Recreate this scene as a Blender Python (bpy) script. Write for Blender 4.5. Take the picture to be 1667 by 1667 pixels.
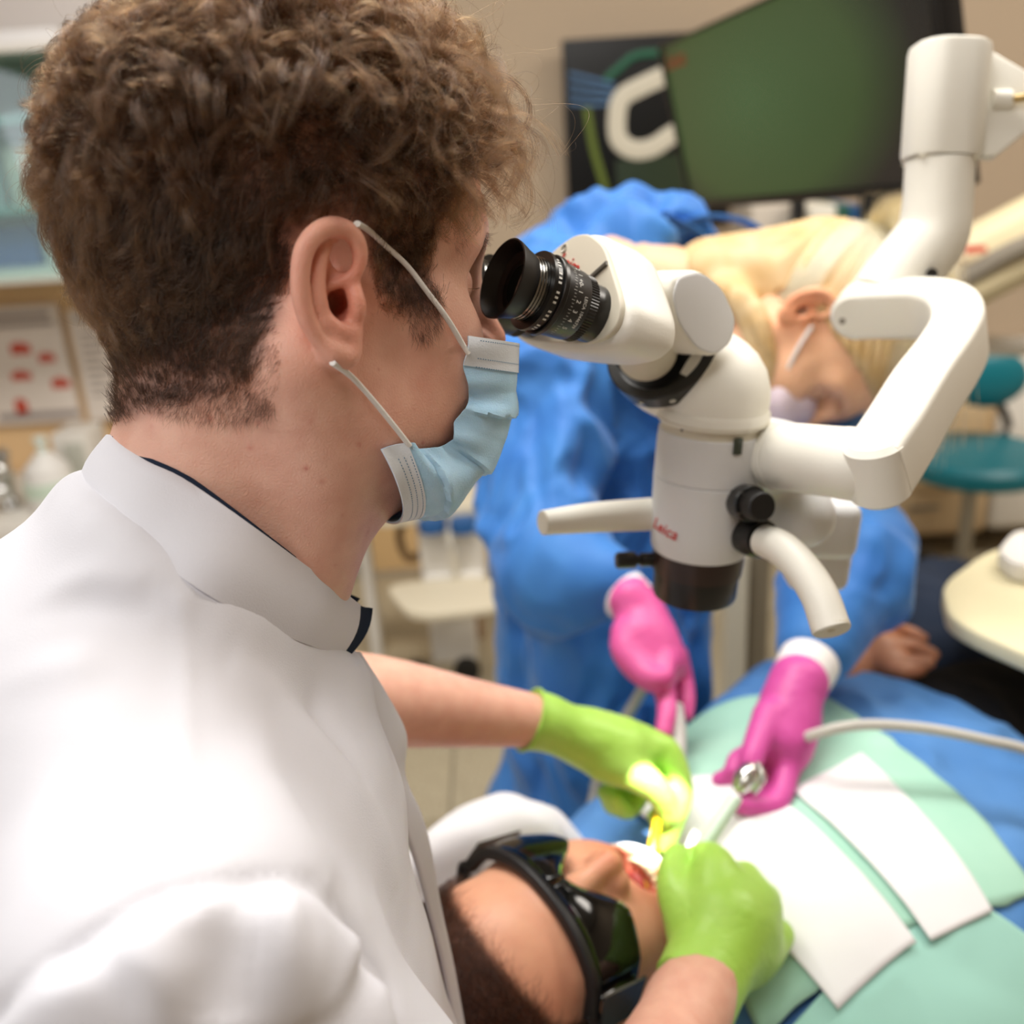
import bpy, bmesh, math, random
import numpy as np
from mathutils import Vector, Matrix
for o in list(bpy.data.objects): bpy.data.objects.remove(o)
SC = bpy.context.scene; COL = SC.collection
RNG = np.random.default_rng(7)
# ---------------------------------------------------------------- camera
FPX = 1600.0
_dn = np.array([267, -4170, 1600.0]); _dn /= np.linalg.norm(_dn)
_up = -_dn; _yc = np.array([0, 0, 1.0]) - _up*_up[2]; _yc /= np.linalg.norm(_yc)
_xc = np.cross(_yc, _up); _xc *= np.sign(_xc[0])
_M = np.stack([_xc, _yc, _up]); CR, CU, CF = _M[:, 0], _M[:, 1], _M[:, 2]
CAMP = np.array([0, 0, 1.30])
cam = bpy.data.cameras.new('camera'); camo = bpy.data.objects.new('camera', cam); COL.objects.link(camo)
camo.matrix_world = Matrix([[CR[i], CU[i], -CF[i], CAMP[i]] for i in range(3)] + [[0, 0, 0, 1]])
cam.sensor_width = 36; cam.lens = 36*FPX/1667; cam.clip_start = .02; cam.clip_end = 50
cam.dof.use_dof = True; cam.dof.focus_distance = .475; cam.dof.aperture_fstop = 4.5; cam.dof.aperture_blades = 9
SC.camera = camo
def P(px, py, d):                       # a point seen at pixel px, py at depth d
    return CAMP + d*((px-833.5)/FPX*CR + (833.5-py)/FPX*CU + CF)
def proj(p):
    v = np.asarray(p, float)-CAMP; z = v@CF
    return np.stack([833.5+FPX*(v@CR)/z, 833.5-FPX*(v@CU)/z, z], -1)
# ---------------------------------------------------------------- light and exposure
SC.view_settings.view_transform = 'Standard'; SC.view_settings.look = 'None'
SC.view_settings.gamma = 1; SC.view_settings.use_curve_mapping = False
SC.view_settings.exposure = 0.42
SC.cycles.use_denoising = True
SC.cycles.max_bounces = 8; SC.cycles.transparent_max_bounces = 12
W = bpy.data.worlds.new('world'); SC.world = W; W.use_nodes = True
W.node_tree.nodes['Background'].inputs[0].default_value = (1, .97, .93, 1)
W.node_tree.nodes['Background'].inputs[1].default_value = .3
def area(name, loc, size, power, col, to=None, sy=None):
    l = bpy.data.lights.new(name, 'AREA'); l.energy = power; l.color = col; l.size = size
    if sy: l.shape = 'RECTANGLE'; l.size_y = sy
    o = bpy.data.objects.new(name, l); COL.objects.link(o); o.location = loc
    if to is not None: o.rotation_euler = (Vector(to)-Vector(loc)).to_track_quat('-Z', 'Y').to_euler()
    return o
# four ceiling panels and an added cool fill light, no window, left of and behind the camera
area('ceiling_light_panel', (-.1, 1.1, 2.66), 1.5, 36, (1, .965, .92), sy=.6)
area('ceiling_light_panel', (-.6, -.5, 2.66), 1.5, 17, (1, .97, .94), sy=.6)
area('ceiling_light_panel', (1.9, 1.4, 2.66), 1.5, 34, (1, .93, .84), sy=.6)
area('left_fill_light', (-2.35, -.6, 1.75), 1.7, 13, (.86, .93, 1), to=(0, .4, 1.2), sy=1.3)
# ---------------------------------------------------------------- materials
def lin(c):
    return tuple((x/255/12.92 if x/255 <= .04045 else ((x/255+.055)/1.055)**2.4) for x in c)
def mat(name, rgb, rough=.5, metal=0, spec=.5, bump=0, bscale=50, var=0, vscale=8, sss=0, sssr=(1, .4, .25), sss_s=.01,
        coat=0, emit=None, es=1, alpha=None, trans=0, sheen=0, rgb2=None, detail=4, vcol=None):
    m = bpy.data.materials.new(name); m.use_nodes = True; nt = m.node_tree; N = nt.nodes; L = nt.links
    b = N['Principled BSDF']; c = lin(rgb) + (1,)
    b.inputs['Base Color'].default_value = c; b.inputs['Roughness'].default_value = rough
    b.inputs['Metallic'].default_value = metal; b.inputs['Specular IOR Level'].default_value = spec
    if coat: b.inputs['Coat Weight'].default_value = coat; b.inputs['Coat Roughness'].default_value = .08
    if sss:
        b.inputs['Subsurface Weight'].default_value = sss; b.inputs['Subsurface Radius'].default_value = sssr
        b.inputs['Subsurface Scale'].default_value = sss_s
    if trans: b.inputs['Transmission Weight'].default_value = trans
    if sheen: b.inputs['Sheen Weight'].default_value = sheen; b.inputs['Sheen Roughness'].default_value = .4
    if emit: b.inputs['Emission Color'].default_value = lin(emit)+(1,); b.inputs['Emission Strength'].default_value = es
    if alpha is not None: b.inputs['Alpha'].default_value = alpha
    tc = N.new('ShaderNodeTexCoord')
    col = None
    if var:
        n = N.new('ShaderNodeTexNoise'); n.inputs['Scale'].default_value = vscale; n.inputs['Detail'].default_value = detail
        L.new(tc.outputs['Object'], n.inputs['Vector'])
        r = N.new('ShaderNodeMapRange'); r.inputs[1].default_value = .32; r.inputs[2].default_value = .68
        L.new(n.outputs['Fac'], r.inputs[0])
        mx = N.new('ShaderNodeMix'); mx.data_type = 'RGBA'
        c2 = lin(rgb2)+(1,) if rgb2 else tuple(max(0, v*(1-var)) for v in c[:3])+(1,)
        mx.inputs[6].default_value = c; mx.inputs[7].default_value = c2
        L.new(r.outputs[0], mx.inputs[0]); col = mx.outputs[2]
    if vcol:                          # a named colour attribute multiplies the base colour
        a = N.new('ShaderNodeAttribute'); a.attribute_name = vcol
        mu = N.new('ShaderNodeMix'); mu.data_type = 'RGBA'; mu.blend_type = 'MULTIPLY'; mu.inputs[0].default_value = 1
        if col: L.new(col, mu.inputs[6])
        else: mu.inputs[6].default_value = c
        L.new(a.outputs['Color'], mu.inputs[7]); col = mu.outputs[2]
    if col: L.new(col, b.inputs['Base Color'])
    if bump:
        n = N.new('ShaderNodeTexNoise'); n.inputs['Scale'].default_value = bscale; n.inputs['Detail'].default_value = 6
        L.new(tc.outputs['Object'], n.inputs['Vector'])
        bp = N.new('ShaderNodeBump'); bp.inputs['Strength'].default_value = bump; bp.inputs['Distance'].default_value = .001
        L.new(n.outputs['Fac'], bp.inputs['Height']); L.new(bp.outputs['Normal'], b.inputs['Normal'])
    return m
# ---------------------------------------------------------------- objects
def tag(o, label=None, cat=None, group=None, kind=None):
    if label: o['label'] = label
    if cat: o['category'] = cat
    if group: o['group'] = group
    if kind: o['kind'] = kind
    return o
def empty(name, loc, label, cat, group=None):
    o = bpy.data.objects.new(name, None); COL.objects.link(o); o.location = Vector(loc); o.empty_display_size = .02
    return tag(o, label, cat, group)
def link(name, me, mats=None, parent=None, smooth=True):
    o = bpy.data.objects.new(name, me); COL.objects.link(o)
    for m in (mats if isinstance(mats, (list, tuple)) else [mats]):
        if m: me.materials.append(m)
    if smooth: me.shade_smooth()
    if parent:
        o.parent = parent; o.matrix_parent_inverse = wmat(parent).inverted()
    return o
def wmat(o):
    m = o.matrix_basis.copy()
    return (wmat(o.parent) @ o.matrix_parent_inverse @ m) if o.parent else m
def pydata(name, v, f, mats=None, parent=None, smooth=True):
    me = bpy.data.meshes.new(name)
    v = np.asarray(v, np.float32)
    if isinstance(f, np.ndarray):
        n = len(f); me.vertices.add(len(v)); me.vertices.foreach_set('co', v.ravel())
        k = f.shape[1]; me.loops.add(n*k); me.loops.foreach_set('vertex_index', f.ravel().astype(np.int32))
        me.polygons.add(n); me.polygons.foreach_set('loop_start', np.arange(0, n*k, k, dtype=np.int32))
        me.update(calc_edges=True)
    else:
        me.from_pydata([tuple(x) for x in v.tolist()], [], f)
    me.validate(); return link(name, me, mats, parent, smooth)
def edge_split(o, deg=35):
    o.data.set_sharp_from_angle(angle=math.radians(deg)); return o
def frame(a, b=None, up=(0, 0, 1)):      # 3x3 with z along a (rows->columns x,y,z)
    z = np.array(a, float); z /= np.linalg.norm(z); u = np.array(up, float)
    if abs(z@(u/np.linalg.norm(u))) > .98: u = np.array([0, 1.0, 0])
    x = np.cross(u, z); x /= np.linalg.norm(x); return np.stack([x, np.cross(z, x), z], 1)
def lathe(name, prof, org, axis, mats=None, parent=None, n=48, up=(0, 0, 1), sx=1, sy=1, deg=30, ridges=0, rd=0):
    """prof: list of (r, t) along the axis. closed with caps when r=0 at ends."""
    Fm = frame(axis, up=up); org = np.array(org, float); vs = []; fs = []
    for r, t in prof:
        for k in range(n):
            a = 2*math.pi*k/n; rr = r
            vs.append(org + Fm@np.array([rr*math.cos(a)*sx, rr*math.sin(a)*sy, t]))
    for i in range(len(prof)-1):
        for k in range(n):
            k2 = (k+1) % n; fs.append((i*n+k, i*n+k2, (i+1)*n+k2, (i+1)*n+k))
    fs.append(tuple(range(n-1, -1, -1))); fs.append(tuple((len(prof)-1)*n+k for k in range(n)))
    o = pydata(name, vs, fs, mats, parent); edge_split(o, deg); return o
def spline(pts, n):
    """Catmull-Rom through pts (rows may carry extra columns such as radius)."""
    p = np.array(pts, float); m = len(p); q = np.vstack([2*p[0]-p[1], p, 2*p[-1]-p[-2]]); out = []
    for s in np.linspace(0, m-1, n):
        i = min(int(s), m-2); t = s-i; a, b, c, d = q[i:i+4]
        out.append(.5*((2*b)+(c-a)*t+(2*a-5*b+4*c-d)*t*t+(3*b-a-3*c+d)*t**3))
    return np.array(out)
def sweep(name, pts, section, mats=None, parent=None, up=(0, 0, 1), closed_caps=True, scale=None, deg=35, ups=None):
    """section: list of (x, y); x along side, y along up."""
    p = np.array(pts, float); n = len(p); sec = np.array(section, float); m = len(sec); vs = []; fs = []
    for i in range(n):
        t = p[min(i+1, n-1)]-p[max(i-1, 0)]; t /= np.linalg.norm(t)
        u = np.array(ups[i] if ups is not None else up, float); u = u-t*(u@t); u /= np.linalg.norm(u); s = np.cross(t, u)
        k = 1 if scale is None else scale[i]
        for x, y in sec: vs.append(p[i]+k*(x*s+y*u))
    for i in range(n-1):
        for k in range(m):
            k2 = (k+1) % m; fs.append((i*m+k, i*m+k2, (i+1)*m+k2, (i+1)*m+k))
    if closed_caps: fs.append(tuple(range(m-1, -1, -1))); fs.append(tuple((n-1)*m+k for k in range(m)))
    o = pydata(name, vs, fs, mats, parent); edge_split(o, deg); return o
def rrect(w, h, r, n=5):
    out = []
    for cx, cy, a0 in ((w/2-r, h/2-r, 0), (-w/2+r, h/2-r, 90), (-w/2+r, -h/2+r, 180), (w/2-r, -h/2+r, 270)):
        for k in range(n+1):
            a = math.radians(a0+90*k/n); out.append((cx+r*math.cos(a), cy+r*math.sin(a)))
    return out
def circ(r, n=20, sy=1): return [(r*math.cos(2*math.pi*k/n), r*sy*math.sin(2*math.pi*k/n)) for k in range(n)]
def tube(name, pts, rad, mats=None, parent=None, n=14, seg=40, up=(0, 0, 1)):
    pts = np.array(pts, float); rad = np.broadcast_to(np.array(rad, float), (len(pts),))
    q = spline(np.column_stack([pts, rad]), seg)
    return sweep(name, q[:, :3], circ(1, n), mats, parent, up=up, scale=q[:, 3])
def box(name, c, size, mats=None, parent=None, rot=None, bev=.004, segs=2, smooth=True):
    bm = bmesh.new(); bmesh.ops.create_cube(bm, size=1); bmesh.ops.scale(bm, vec=size, verts=bm.verts)
    if bev: bmesh.ops.bevel(bm, geom=bm.edges[:], offset=min(bev, min(size)*.45), segments=segs, affect='EDGES', profile=.5)
    me = bpy.data.meshes.new(name); bm.to_mesh(me); bm.free()
    R3 = np.eye(3) if rot is None else (np.array(rot) if np.ndim(rot) == 2 else np.array(Matrix.Rotation(rot, 3, 'Z')))
    M4 = Matrix([list(R3[i])+[float(c[i])] for i in range(3)]+[[0, 0, 0, 1]])
    me.transform(M4); o = link(name, me, mats, parent, smooth)
    if smooth: edge_split(o, 50)
    return o
def prism(name, poly, thick, org, fr, mats=None, parent=None, bev=.002, deg=35):
    """poly in the frame's xy plane, extruded along +z by thick."""
    bm = bmesh.new(); vs = [bm.verts.new((x, y, 0)) for x, y in poly]; f = bm.faces.new(vs)
    bm.normal_update()
    if f.normal.z > 0: f.normal_flip()
    r = bmesh.ops.extrude_face_region(bm, geom=[f]); bmesh.ops.translate(bm, vec=(0, 0, thick), verts=[v for v in r['geom'] if isinstance(v, bmesh.types.BMVert)])
    if bev:
        es = [e for e in bm.edges if abs(e.verts[0].co.z-e.verts[1].co.z) < 1e-7]
        bmesh.ops.bevel(bm, geom=es, offset=bev, segments=3, affect='EDGES', profile=.5)
    bmesh.ops.recalc_face_normals(bm, faces=bm.faces)
    me = bpy.data.meshes.new(name); bm.to_mesh(me); bm.free(); fr = np.array(fr)
    me.transform(Matrix([list(fr[i])+[float(org[i])] for i in range(3)]+[[0, 0, 0, 1]]))
    o = link(name, me, mats, parent); edge_split(o, deg); return o
def text(name, s, size, org, fr, m, parent, ext=.0002, align='CENTER', shear=0, wrap_r=None):
    cu = bpy.data.curves.new(name, 'FONT'); cu.body = s; cu.size = size; cu.extrude = ext; cu.align_x = align; cu.align_y = 'CENTER'; cu.shear = shear
    cu.resolution_u = 3
    t = bpy.data.objects.new(name, cu); COL.objects.link(t); bpy.context.view_layer.update()
    me = bpy.data.meshes.new_from_object(t.evaluated_get(bpy.context.evaluated_depsgraph_get())); bpy.data.objects.remove(t)
    if wrap_r:                             # bend around a cylinder of radius wrap_r whose axis is the frame's y
        for v in me.vertices:
            a = v.co.x/wrap_r; r = wrap_r+v.co.z; v.co = (r*math.sin(a), v.co.y, r*math.cos(a)-wrap_r)
    fr = np.array(fr); me.transform(Matrix([list(fr[i])+[float(org[i])] for i in range(3)]+[[0, 0, 0, 1]]))
    me.name = name; return link(name, me, m, parent, False)
# ---------------------------------------------------------------- implicit sculpting
BIG = 1e3
class Prim:
    def __init__(s, f, c, r): s.f = f; s.c = np.array(c, float); s.r = float(r)
def ell(c, r, R=None):
    c = np.array(c, float); r = np.array(r, float)
    def f(p):
        q = p-c
        if R is not None: q = q@R
        k0 = np.sqrt(((q/r)**2).sum(1)); k1 = np.sqrt(((q/(r*r))**2).sum(1))+1e-9
        return k0*(k0-1)/k1
    return Prim(f, c, max(r))
def rc(a, b, r1, r2, sq=None):
    a = np.array(a, float); b = np.array(b, float); d = b-a; L = max(d@d, 1e-12)
    def f(p):
        q = p-a; t = np.clip(q@d/L, 0, 1); return np.sqrt(((q-t[:, None]*d)**2).sum(1))-(r1+(r2-r1)*t)
    return Prim(f, (a+b)/2, np.sqrt(L)/2+max(r1, r2))
def path(pts, seg=None, flat=None):
    """tapered tube through rows (x, y, z, r); flat=(normal, k) widens across and thins along the normal by k."""
    q = spline(pts, seg) if seg else np.array(pts, float)
    A, B, ra, rb = q[:-1, :3], q[1:, :3], q[:-1, 3], q[1:, 3]
    c = q[:, :3].mean(0); R = (np.sqrt(((q[:, :3]-c)**2).sum(1))+q[:, 3]).max()
    def f(p):
        out = np.full(len(p), BIG)
        for a, b, r1, r2 in zip(A, B, ra, rb):
            d = b-a; L = max(d@d, 1e-12); w = p-a; t = np.clip(w@d/L, 0, 1); w = w-t[:, None]*d
            if flat is not None:
                n, k = flat; h = w@n; w = w+np.outer(h*(k-1), n)
            out = np.minimum(out, np.sqrt((w**2).sum(1))-(r1+(r2-r1)*t))
        return out
    return Prim(f, c, R)
def rbox(c, half, R=None, rr=.002):
    c = np.array(c, float); h = np.array(half, float)-rr
    def f(p):
        q = p-c
        if R is not None: q = q@R
        q = np.abs(q)-h; return np.sqrt((np.maximum(q, 0)**2).sum(1))+np.minimum(q.max(1), 0)-rr
    return Prim(f, c, np.linalg.norm(half))
def half(n, d):                            # keeps the side where n.p < d
    n = np.array(n, float); n /= np.linalg.norm(n)
    return Prim(lambda p: p@n-d, (0, 0, 0), 1e4)
class Sdf:
    def __init__(s): s.ops = []
    def add(s, pr, k=0): s.ops.append((0, pr, k)); return s
    def sub(s, pr, k=0): s.ops.append((1, pr, k)); return s
    def cut(s, pr, k=0): s.ops.append((2, pr, k)); return s
    def ev(s, p, ops=None):
        d = np.full(len(p), BIG)
        for op, pr, k in (s.ops if ops is None else ops):
            e = pr.f(p)
            if op == 0:
                if k:
                    h = np.maximum(k-np.abs(d-e), 0)/k; d = np.minimum(d, e)-h*h*k*.25
                else: d = np.minimum(d, e)
            else:
                if op == 1: e = -e
                if k:
                    h = np.maximum(k-np.abs(d-e), 0)/k; d = np.maximum(d, e)+h*h*k*.25
                else: d = np.maximum(d, e)
        return d
    def mesh(s, lo, hi, h, B=8, SB=4, post=None):
        lo = np.array(lo, float); hi = np.array(hi, float); nb = np.ceil((hi-lo)/(h*B)).astype(int)
        n = nb*B+1; vol = np.full(n, 1.0, np.float32); off = np.stack(np.meshgrid(*[np.arange(B+1)]*3, indexing='ij'), -1).reshape(-1, 3)
        bh = B*h*.87
        for sx in range(0, nb[0], SB):
            for sy in range(0, nb[1], SB):
                for sz in range(0, nb[2], SB):
                    e = np.minimum([sx+SB, sy+SB, sz+SB], nb)
                    ids = np.stack(np.meshgrid(np.arange(sx, e[0]), np.arange(sy, e[1]), np.arange(sz, e[2]), indexing='ij'), -1).reshape(-1, 3)
                    cen = lo+(ids+.5)*B*h; mid = cen.mean(0); RR = SB*B*h*.87
                    ops = [o for o in s.ops if np.linalg.norm(o[1].c-mid)-o[1].r < RR*1.4+2*o[2]+.005 or o[0] == 2]
                    if not any(o[0] == 0 for o in ops): continue
                    dc = s.ev(cen, ops); keep = np.abs(dc) < bh*1.7+.003
                    for i in ids[dc < 0]: vol[i[0]*B:i[0]*B+B+1, i[1]*B:i[1]*B+B+1, i[2]*B:i[2]*B+B+1] = -1
                    ids = ids[keep]
                    if not len(ids): continue
                    g = (ids[:, None, :]*B+off[None]).reshape(-1, 3)
                    v = s.ev(lo+g*h, ops)
                    vol[g[:, 0], g[:, 1], g[:, 2]] = v
        return nets(vol, lo, h)
def nets(vol, lo, h):
    S = vol < 0; n = np.array(vol.shape)
    c = S[:-1, :-1, :-1].astype(np.int8)
    tot = np.zeros(n-1, np.int8)
    for i in (0, 1):
        for j in (0, 1):
            for k in (0, 1): tot += S[i:n[0]-1+i, j:n[1]-1+j, k:n[2]-1+k]
    act = np.argwhere((tot > 0) & (tot < 8)); idx = np.full(n-1, -1, np.int32); idx[tuple(act.T)] = np.arange(len(act))
    acc = np.zeros((len(act), 3)); cnt = np.zeros(len(act))
    for a in range(3):
        o1, o2 = [x for x in range(3) if x != a]
        for u in (0, 1):
            for w in (0, 1):
                b = act.copy(); b[:, o1] += u; b[:, o2] += w; e = b.copy(); e[:, a] += 1
                v0 = vol[tuple(b.T)]; v1 = vol[tuple(e.T)]; m = (v0 < 0) != (v1 < 0)
                t = v0[m]/(v0[m]-v1[m]); q = b[m].astype(float); q[:, a] += t; acc[m] += q; cnt[m] += 1
    V = lo+h*acc/cnt[:, None]; Fs = []
    for a in range(3):
        o1, o2 = (a+1) % 3, (a+2) % 3
        s0 = [slice(None)]*3; s1 = [slice(None)]*3; s0[a] = slice(0, -1); s1[a] = slice(1, None)
        for o in (o1, o2): s0[o] = s1[o] = slice(1, -1)
        A = S[tuple(s0)]; Bq = S[tuple(s1)]; g = np.argwhere(A != Bq)
        if not len(g): continue
        fl = A[tuple(g.T)]; g[:, o1] += 1; g[:, o2] += 1
        def ix(u, w):
            q = g.copy(); q[:, o1] -= u; q[:, o2] -= w; return idx[tuple(q.T)]
        f = np.stack([ix(0, 0), ix(1, 0), ix(1, 1), ix(0, 1)], 1); f[~fl] = f[~fl][:, ::-1]
        Fs.append(f)
    Fa = np.vstack(Fs); Fa = Fa[(Fa >= 0).all(1)]
    return V, Fa
def lap(V, Fa, it=1, w=.5):                # light smoothing
    e = np.vstack([Fa[:, [0, 1]], Fa[:, [1, 2]], Fa[:, [2, 3]], Fa[:, [3, 0]]]); n = len(V)
    for _ in range(it):
        acc = np.zeros_like(V); c = np.zeros(n)
        for k in range(3):
            acc[:, k] = np.bincount(e[:, 0], V[e[:, 1], k], n)+np.bincount(e[:, 1], V[e[:, 0], k], n)
        c = np.bincount(e[:, 0], minlength=n)+np.bincount(e[:, 1], minlength=n)
        V = V*(1-w)+w*acc/np.maximum(c, 1)[:, None]
    return V
def vnormals(V, Fa):
    a = V[Fa[:, 0]]; b = V[Fa[:, 1]]; c = V[Fa[:, 2]]; d = V[Fa[:, 3]]
    fn = np.cross(c-a, d-b); N = np.zeros_like(V)
    for k in range(4):
        for j in range(3): N[:, j] += np.bincount(Fa[:, k], fn[:, j], len(V))
    return N/(np.linalg.norm(N, axis=1)[:, None]+1e-12)
def _h3(i, s):
    i = i.astype(np.int64); x = (i[:, 0]*73856093) ^ (i[:, 1]*19349663) ^ (i[:, 2]*83492791) ^ (s*2654435761)
    x = (x ^ (x >> 13))*1274126177; x = x ^ (x >> 16); return ((x & 0xffff)/65535.0)
def vnoise(p, scale, seed=0):              # value noise in -1..1
    q = np.asarray(p)*scale; i = np.floor(q); f = q-i; f = f*f*(3-2*f); o = np.zeros(len(q))
    for a in (0, 1):
        for b in (0, 1):
            for c in (0, 1):
                w = (f[:, 0] if a else 1-f[:, 0])*(f[:, 1] if b else 1-f[:, 1])*(f[:, 2] if c else 1-f[:, 2])
                o += w*_h3(i+np.array([a, b, c]), seed)
    return o*2-1
def fbm(p, scale, seed=0, octv=3):
    return sum(vnoise(p, scale*2**k, seed+k)*.5**k for k in range(octv))
def setcol(o, name, rgb):
    at = o.data.color_attributes.new(name, 'FLOAT_COLOR', 'POINT')
    at.data.foreach_set('color', np.column_stack([rgb, np.ones(len(rgb))]).astype(np.float32).ravel())
def strands(name, curves, radii, m, parent, kind='stuff'):
    """curves: array (n, k, 3); radii: array (n, k) or (k,)."""
    n, k, _ = curves.shape; hc = bpy.data.hair_curves.new(name); hc.add_curves([k]*n)
    hc.attributes['position'].data.foreach_set('vector', curves.astype(np.float32).ravel())
    ra = hc.attributes.get('radius') or hc.attributes.new('radius', 'FLOAT', 'POINT')
    ra.data.foreach_set('value', np.broadcast_to(radii, (n, k)).astype(np.float32).ravel())
    o = bpy.data.objects.new(name, hc); COL.objects.link(o); hc.materials.append(m)
    if parent: o.parent = parent; o.matrix_parent_inverse = wmat(parent).inverted()
    return tag(o, kind=kind)
def hairmat(name, rgb, rough=.3, rand=.3, rgb_tip=None, melanin=None):
    m = bpy.data.materials.new(name); m.use_nodes = True; nt = m.node_tree; N = nt.nodes; L = nt.links; N.clear()
    o = N.new('ShaderNodeOutputMaterial'); h = N.new('ShaderNodeBsdfHairPrincipled'); L.new(h.outputs[0], o.inputs[0])
    h.parametrization = 'COLOR'; h.inputs['Color'].default_value = lin(rgb)+(1,); h.inputs['Roughness'].default_value = rough
    h.inputs['Radial Roughness'].default_value = rough+.1
    h.inputs['Random Roughness'].default_value = .2
    if rgb_tip:
        hi = N.new('ShaderNodeHairInfo'); mx = N.new('ShaderNodeMix'); mx.data_type = 'RGBA'
        mx.inputs[6].default_value = lin(rgb)+(1,); mx.inputs[7].default_value = lin(rgb_tip)+(1,)
        ma = N.new('ShaderNodeMath'); ma.operation = 'MULTIPLY'; L.new(hi.outputs['Intercept'], ma.inputs[0]); L.new(hi.outputs['Random'], ma.inputs[1])
        L.new(ma.outputs[0], mx.inputs[0]); L.new(mx.outputs[2], h.inputs['Color'])
    return m
# ================================================================ the room
wall_m = mat('warm_grey_wall', (178, 160, 138), rough=.85, spec=.2, bump=.1, bscale=300); ceil_m = mat('white_ceiling', (232, 230, 226), rough=.9)
XW0, XW1, YW0, YW1, ZC = -2.6, 3.1, -2.0, 3.0, 2.7
def tag_s(o): return tag(o, kind='structure')
tag_s(box('wall_back', ((XW0+XW1)/2, YW1+.05, ZC/2), (XW1-XW0+.2, .1, ZC), wall_m, bev=0)); tag_s(box('wall_front', ((XW0+XW1)/2, YW0-.05, ZC/2), (XW1-XW0+.2, .1, ZC), wall_m, bev=0))
tag_s(box('wall_left', (XW0-.05, (YW0+YW1)/2, ZC/2), (.1, YW1-YW0, ZC), wall_m, bev=0)); tag_s(box('wall_right', (XW1+.05, (YW0+YW1)/2, ZC/2), (.1, YW1-YW0, ZC), wall_m, bev=0))
tag_s(box('ceiling', ((XW0+XW1)/2, (YW0+YW1)/2, ZC+.05), (XW1-XW0+.2, YW1-YW0+.2, .1), ceil_m, bev=0))
flm = mat('speckled_floor_tile', (186, 176, 152), rough=.35, spec=.4, var=.35, vscale=160, rgb2=(150, 138, 114))
fl_o = tag_s(box('floor', ((XW0+XW1)/2, (YW0+YW1)/2, -.03), (XW1-XW0+.2, YW1-YW0+.2, .05), mat('tile_joint', (140, 130, 112), rough=.8), bev=0))
tile = None; n_t = 0
for i in range(14):
    for j in range(12):
        x, y = XW0+.2+i*.406, YW0+.2+j*.406
        if x > XW1-.15 or y > YW1-.15 or y < 1.0 or x < -1.2: continue
        if tile is None: tile = box('tile', (0, 0, 0), (.402, .402, .010), flm, None, bev=.001); o = tile
        else: o = tile.copy(); COL.objects.link(o)
        o.location = (x, y, 0); o.parent = fl_o
def YP(px, py, Y):
    r = P(px, py, 1.)-CAMP; return CAMP+r*(Y/r[1])
tag_s(box('baseboard_back', ((XW0+XW1)/2, YW1-.012, .06), (XW1-XW0, .02, .10), mat('beige_skirting', (206, 184, 140), rough=.6), bev=.004))
def wbox(name, x0, y0, x1, y1, Y, dep, m, parent=None, bev=.006, label=None, cat=None, group=None, segs=3):
    a, b = YP(x0, (y0+y1)/2, Y), YP(x1, (y0+y1)/2, Y); c, d = YP((x0+x1)/2, y0, Y), YP((x0+x1)/2, y1, Y)
    o = box(name, ((a[0]+b[0])/2, Y+dep/2, (c[2]+d[2])/2), (abs(b[0]-a[0]), dep, abs(c[2]-d[2])), m, parent, bev=bev, segs=segs)
    if label: tag(o, label, cat, group)
    return o
wht = mat('white_laminate', (232, 228, 220), rough=.45, spec=.4); crm = mat('cream_laminate', (222, 212, 188), rough=.5)
# --- left: glass wall cabinet, backsplash, posters, worktop
tag_s(wbox('wall_panel', -420, 470, 200, 1100, 2.96, .03, mat('orange_lit_backsplash', (226, 190, 142), rough=.6), bev=.002))  # wood-tone backsplash with the warm orange light put into its colour
tag_s(wbox('wall_panel', -420, -500, 330, 86, 2.965, .03, mat('ceiling_lit_wall', (226, 218, 214), rough=.8), bev=.002))  # paler panel: ceiling light on the wall put into its colour
cab = empty('wall_cabinet', YP(40, 460, 2.8), 'glass fronted wall cabinet holding boxes on green glass shelves', 'cabinet')
tealb = mat('cabinet_back_teal', (164, 196, 190), rough=.5)
wbox('cabinet_back', -420, 85, 215, 470, 2.93, .03, tealb, cab); wbox('cabinet_bottom', -420, 450, 215, 472, 2.62, .34, wht, cab); wbox('cabinet_top', -420, 78, 215, 94, 2.62, .34, wht, cab)
wbox('side_panel', 205, 80, 216, 470, 2.62, .34, wht, cab)
gsh = mat('green_glass_shelf', (96, 150, 142), rough=.15, spec=.6)
for y in (204, 352): wbox('shelf', -415, y-6, 206, y+6, 2.66, .28, gsh, cab, bev=.002)
glass = bpy.data.materials.new('pale_green_glass'); glass.use_nodes = True; _n = glass.node_tree.nodes; _l = glass.node_tree.links; _n.clear()
_o = _n.new('ShaderNodeOutputMaterial'); _t = _n.new('ShaderNodeBsdfTransparent'); _t.inputs[0].default_value = (.86, .95, .93, 1); _g = _n.new('ShaderNodeBsdfGlossy'); _g.inputs['Roughness'].default_value = .03
_x = _n.new('ShaderNodeMixShader'); _x.inputs[0].default_value = .10; _l.new(_t.outputs[0], _x.inputs[1]); _l.new(_g.outputs[0], _x.inputs[2]); _l.new(_x.outputs[0], _o.inputs[0])
for x0, x1 in ((-420, -95), (-92, 204)): wbox('glass_door', x0, 92, x1, 452, 2.612, .006, glass, cab, bev=.001)
wbox('storage_box', -60, 48, 92, 80, 2.70, .22, mat('white_card', (236, 234, 234), rough=.6), None, label='flat white box on top of the glass wall cabinet', cat='box')
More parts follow.
